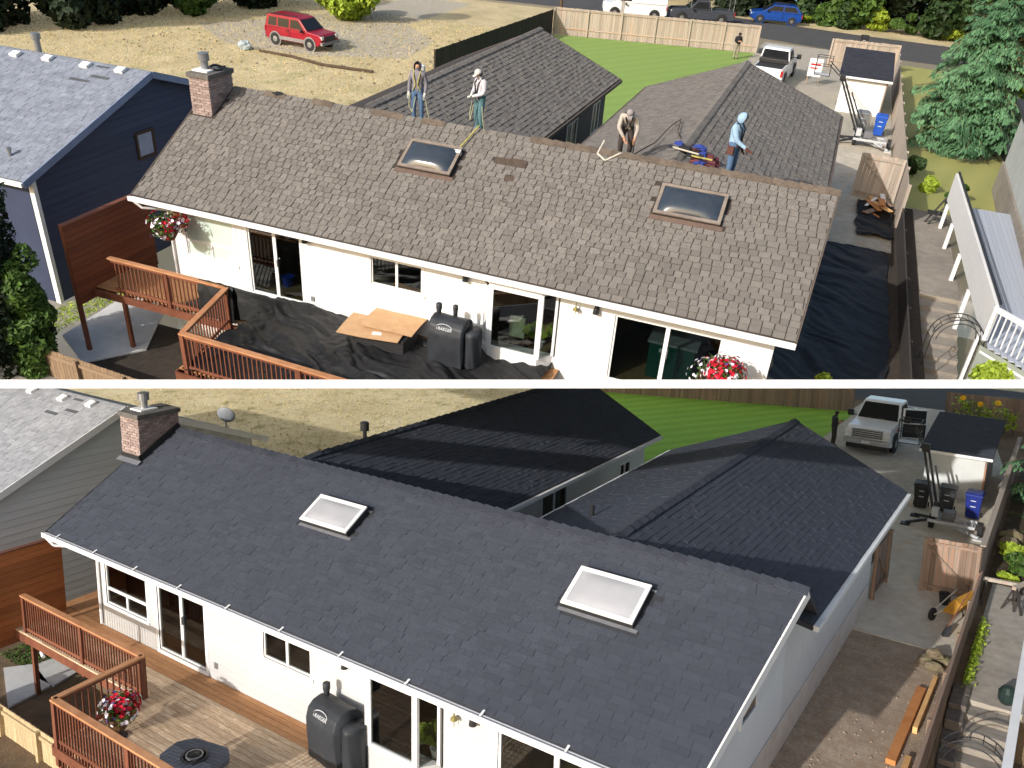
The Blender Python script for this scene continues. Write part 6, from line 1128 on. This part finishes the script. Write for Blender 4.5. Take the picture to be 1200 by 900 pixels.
single('fallen_log', 'long pale log lying across the dry field below the red wagon, upper scene', 'log', MB().path([(-15.8, 28.1, -.5), (-13.5, 28.0, -.52), (-11, 27.2, -.5), (-7.8, 27.4, -.5)], .09, 7), bark, (-12, 28, -.6))
wheelie_bin('dark bin at the roadside beyond the shed, upper scene', (18.0, 56.0, -.59), 0, (44, 44, 46))
# neighbour on the right: white deck wall, rail, house, steps, arch
rw = Thing('deck_wall', 'bright white side wall of the neighbour deck, right side of the upper scene', 'wall', (22.0, 12, -1.7)); rw.part('panel', MB().add([(22.0, 6.5, .4), (21.75, 18.6, .4), (21.75, 18.6, 1.45), (22.0, 6.5, 1.45), (22.08, 6.5, .4), (21.83, 18.6, .4), (21.83, 18.6, 1.45), (22.08, 6.5, 1.45)], [(0, 3, 2, 1), (4, 5, 6, 7), (3, 7, 6, 2), (0, 1, 5, 4), (1, 2, 6, 5), (0, 4, 7, 3)]), white_trim)
for y in (7, 10, 13, 16, 18.2): rw.piece('post', white_trim, (22.02 - .02 * (y - 6.5), y, -.65), (.12, .12, 2.0))
rw.piece('hand_rail', black_metal, (21.97, 12.5, 1.52), (.06, 12.1, .05), rot('Z', .0208))
rd = Thing('neighbour_deck', 'grey boarded neighbour deck behind the bright white wall, right edge of the upper scene', 'deck', (24, 11, -1.7)); gdk = mat('grey_deck_board', srgb(176, 182, 194), srgb(158, 164, 176), 4, .7, stretch=(6, 1, 1), rnd=.06)
for i in range(20):
    x = 22.16 + .075 + i * .15; y0 = 6.5 - 1.1 * (x - 22.0); rd.piece('board', gdk, (x, (y0 + 18.4) / 2, .3), (.142, 18.4 - y0, .04))
rd.part('skirt', MB().add([(22.0, 6.45, -1.7), (25.2, 2.93, -1.7), (25.2, 2.93, .27), (22.0, 6.45, .27)], [(0, 1, 2, 3)]), mat('grey_green_panel', srgb(150, 156, 148), srgb(132, 138, 132), 3))
railing(rd, (22.05, 6.42), (25.2, 2.95), .45, 1.42, white_trim, white_trim, .17, (0, .5), .1)
nh = Thing('neighbour_house', 'grey walled neighbouring house at the right edge of the upper scene', 'house', (26, 16, -.6)); nh.part('wall', MB().prism([(23.75, 9.0), (27.5, 9.0), (27.5, 24.5), (24.3, 24.5)], -.6, 3.0), mat('grey_stucco', srgb(176, 180, 178), srgb(160, 164, 162), 2, .8)); nh.part('roof', MB().prism([(23.4, 8.5), (28, 8.5), (28, 25), (24.0, 25)], 3.0, 3.2), felt_new); nh.part('stone_plinth', MB().prism([(23.68, 9.0), (23.74, 9.0), (24.29, 24.5), (24.2, 24.5)], -.6, .7), concrete_grey)
nr = Thing('low_outbuilding', 'dark flat-roofed outbuilding under the big conifer, upper scene', 'outbuilding', (26, 29.6, -.6)); nr.part('wall', MB().box(25.2, 28, 28.0, 31, -.6, .3), mat('slate_wall', srgb(98, 104, 110), srgb(84, 90, 96), 3)); nr.part('roof', MB().box(24.9, 28.3, 27.7, 31.3, .3, .5), felt_new)
su = Thing('garden_steps', 'worn stone garden steps beside the fence shade, upper scene', 'steps', (21.4, 8.6, -1.7))
for i in range(8): su.piece('step', concrete_grey, (21.45, 11.0 - i * .62, -.72 - i * .12 - .25), (1.15, .6, .5), rot('Z', random.Random(i).uniform(-.02, .02)))
arch('black wire garden arch over the steps, right side of the upper scene', (21.4, 6.6, -1.3), 1.35, 2.2, .15)
tn = Thing('folded_parasol', 'dark folded garden furniture at the top end of the path, upper scene', 'garden furniture', (21.55, 18.6, -.6), local=True); tn.part('frame', MB().path([(-.3, 0, 0), (.2, .2, 1.0), (.35, 0, .0)], .035).path([(-.2, -.2, 0), (.3, -.1, .9)], .035), black_metal); tn.part('seat', MB().box(-.3, .3, -.2, .2, .4, .46), black_metal)
broadleaf('shrub', 'bright lime green shrub at the bottom right corner, upper scene', (22.3, 5.4, -1.75), 2.3, 1.0, 6500, leaf_mats['lime'], 61, None, .1, False, 10, 'shrub')
broadleaf('shrub', 'small green shrub tip beside the black sheeting at the bottom edge, upper scene', (18.3, 3.4, -.6), .75, .4, 900, leaf_mats['lime'], 62, None, .08, False, 5, 'shrub')
for i, (x, y, h_, r_, lf_, lb) in enumerate(((21.3, 22.6, .8, .5, 'lime', 'yellow-green shrub at the head of the white deck wall, upper scene'), (22.6, 21.4, .9, .6, 'mid', 'green leafy plants on the dry lawn edge, upper scene'), (20.9, 24.5, 1.0, .6, 'dark', 'dark shrub between fence and conifer, upper scene'))): broadleaf('shrub', lb, (x, y, -.6), h_, r_, 1300, leaf_mats[lf_], 70 + i, 'shrubs round the upper conifer', .12, False, 6, 'shrub')
conifer('big blue-green drooping conifer beside the shed, upper scene', (23.3, 30.8, -.6), 10.5, 3.1, 78, 420)
# trees along the far side
tb = ((-17.0, 41.6, 5.0, 2.7, 6500, 'lime', 'bushy sunlit tree behind the red wagon, upper scene'), (-26.0, 35.0, 4.5, 2.0, 5200, 'mid', 'leafy bush at the shaded edge of the dry field, upper scene'))
for i, (x, y, h_, r_, n, lf_, lb) in enumerate(tb): broadleaf('broadleaf_tree', lb, (x, y, -.6), h_, r_, n, leaf_mats[lf_], 80 + i, 'trees around the upper street', .3, False, 11)
for i in range(12):
    x = -8 + i * 4.0 + rk.uniform(-.8, .8); dirs = ('left of the van', 'straight behind the van', 'behind the ladder', 'between the ladder and blue car', 'directly behind the blue car', 'right of the blue car', 'behind the roadside bin', 'beyond the shed', 'left of the conifer top', 'behind the conifer', 'right of the conifer', 'at the right border')[i]
    broadleaf('broadleaf_tree', 'dense roadside tree ' + dirs + ', top edge of the upper scene', (x + 3, 68.5 + rk.uniform(-1.5, 1.5) + (3 if i < 3 else 0), -.6), rk.uniform(7, 10), rk.uniform(2.8, 3.6), 5200, leaf_mats[('shade', 'dark', 'mid')[i % 3]], 90 + i, 'trees along the far side of the upper road', .4, False, 12)
for i in range(9): broadleaf('shrub', 'low green verge bush number %s from the blue car along the road, upper scene' % ('one', 'two', 'three', 'four', 'five', 'six', 'seven', 'eight', 'nine')[i], (12.5 + i * 2.1, 66.2 + rk.uniform(-.5, .5), -.6), rk.uniform(1.2, 2.4), rk.uniform(1.0, 1.5), 1300, leaf_mats[('lime', 'mid', 'dark')[i % 3]], 120 + i, 'verge bushes of the upper road', .22, False, 6, 'shrub')
for i, (x, y, h_, lf_, lb) in enumerate(((27.8, 46, 5.0, 'gold', 'golden-leaved tree at the right edge, upper scene'), (27.5, 38, 4.0, 'lime', 'yellow-green tree right of the conifer, upper scene'), (31.5, 52, 6.5, 'mid', 'green tree above the golden one, right edge of the upper scene'))): broadleaf('broadleaf_tree', lb, (x, y, -.6), h_, 2.2, 4200, leaf_mats[lf_], 140 + i, 'trees right of the upper conifer', .2)
for i in range(6): broadleaf('broadleaf_tree', ('tall dark tree shading the field corner, leftmost of the upper scene', 'tall dark tree second from the left border, upper scene', 'tall dark tree third from the left border, upper scene', 'tall dark tree fourth from the left border, upper scene', 'tall dark tree left of the leafy bush, upper scene', 'tall dark tree between the leafy bush and the tree by the red wagon, upper scene')[i], ((-35, -31.5, -29, -30, -27, -24)[i], (22.5, 24.5, 27.5, 33, 37, 42)[i], -.6), 9, 3.2, 5600, leaf_mats['shade'], 150 + i, 'dark trees at the field edge', .4, False, 12)

rt = random.Random(41)
def tuft(): 
    x = rt.uniform(-34, -5); y = rt.uniform(18, 45); return ((x, y, -.56), (rt.uniform(-.3, .3), rt.uniform(-.9, -.3), .25))
single('dry_grass_tufts', 'dry straw grass tufts over the field, upper scene', 'grass', leaves(16000, tuft, .055, rt, None, 0, 2.2), MATS['straw_blades'], (-18, 30, -.6), kind='stuff')
single('field_stones', 'small pale stones scattered over the dry field and gravel, upper scene', 'stones', (lambda m: [m.ball((rt.uniform(-24, -5), rt.uniform(24, 40), -.58), rt.uniform(.03, .09), 6, 4, .2, rt) for _ in range(160)] and m)(MB()), stone_m, (-15, 30, -.6), kind='stuff')

for i in range(5): broadleaf('broadleaf_tree', 'tall dark tree in the back row %s, upper scene' % ('behind the van', 'behind the work truck', 'behind the blue car', 'over the roadside bin', 'beside the conifer tip')[i], (-4 + i * 6.5, 74.5, -.6), 10, 4.2, 3600, leaf_mats['shade'], 170 + i, 'back row trees of the upper street', .5, False, 12)
# ---------------------------------------------------------------- the divider: everything of the upper place is cut on a plane through the camera
def cut_upper():
    n = Vector(cd) + Vector(cf) * .001; p = CAM_C.copy()      # plane through the camera, hidden behind the added divider
    n = n.normalized()
    bpy.context.view_layer.update()
    for o in list(UPPER):
        if o.type != 'MESH': continue
        mw = o.matrix_world; cs = [(mw @ Vector(c) - p).dot(n) for c in o.bound_box]
        if max(cs) <= 0: continue
        if min(cs) >= 0 and not o.children:
            UPPER.remove(o); bpy.data.objects.remove(o); continue
        me = o.data.copy() if o.data.users > 1 else o.data
        inv = mw.inverted(); pl = inv @ p; nl = (mw.to_3x3().transposed() @ n).normalized()
        bm = bmesh.new(); bm.from_mesh(me); g = bm.verts[:] + bm.edges[:] + bm.faces[:]
        r = bmesh.ops.bisect_plane(bm, geom=g, plane_co=pl, plane_no=nl, clear_outer=True, clear_inner=False)
        bm.to_mesh(me); bm.free(); o.data = me
cut_upper()
def trim_upper_ground():      # upper ground trimmed near the view's sides to let light in below (own frame)
    out = [(-1.25, -5.6), (26.0, 1.0), (43.0, 80.0), (-8.0, 80.0), (-44.0, 30.5)]
    for o in UPPER:
        if o.type != 'MESH' or o.get('kind') != 'structure': continue
        bm = bmesh.new(); bm.from_mesh(o.data)
        for a, b in zip(out, out[1:] + out[:1]):
            d = Vector((b[0] - a[0], b[1] - a[1], 0)); n = Vector((d.y, -d.x, 0)).normalized()
            bmesh.ops.bisect_plane(bm, geom=bm.verts[:] + bm.edges[:] + bm.faces[:], plane_co=(a[0], a[1], 0), plane_no=n, clear_outer=True)
        bm.to_mesh(o.data); bm.free()
trim_upper_ground()
PANEL, T = 'low', T_LOW
def at_cam(x, y, z): return CAM_C + Vector(cr) * x + Vector(cd) * y + Vector(cf) * z
D0 = 14.0; a = .005 * D0
led = MB(); vs = [at_cam(x, y, z) for x in (-10.5, 13) for y, z in ((-a, D0), (a * .98, D0), (.004 * (D0 + 2.5), D0 + 2.5), (-.0035 * (D0 + 2.5), D0 + 2.5))]
led.add(vs, [(0, 1, 5, 4), (1, 2, 6, 5), (2, 3, 7, 6), (3, 0, 4, 7), (0, 3, 2, 1), (4, 5, 6, 7)])
structure('divider_band', led, mat('white_divider', (.86, .86, .86), (.84, .84, .84), 1, .6))  # added white band standing for the divider between the two places
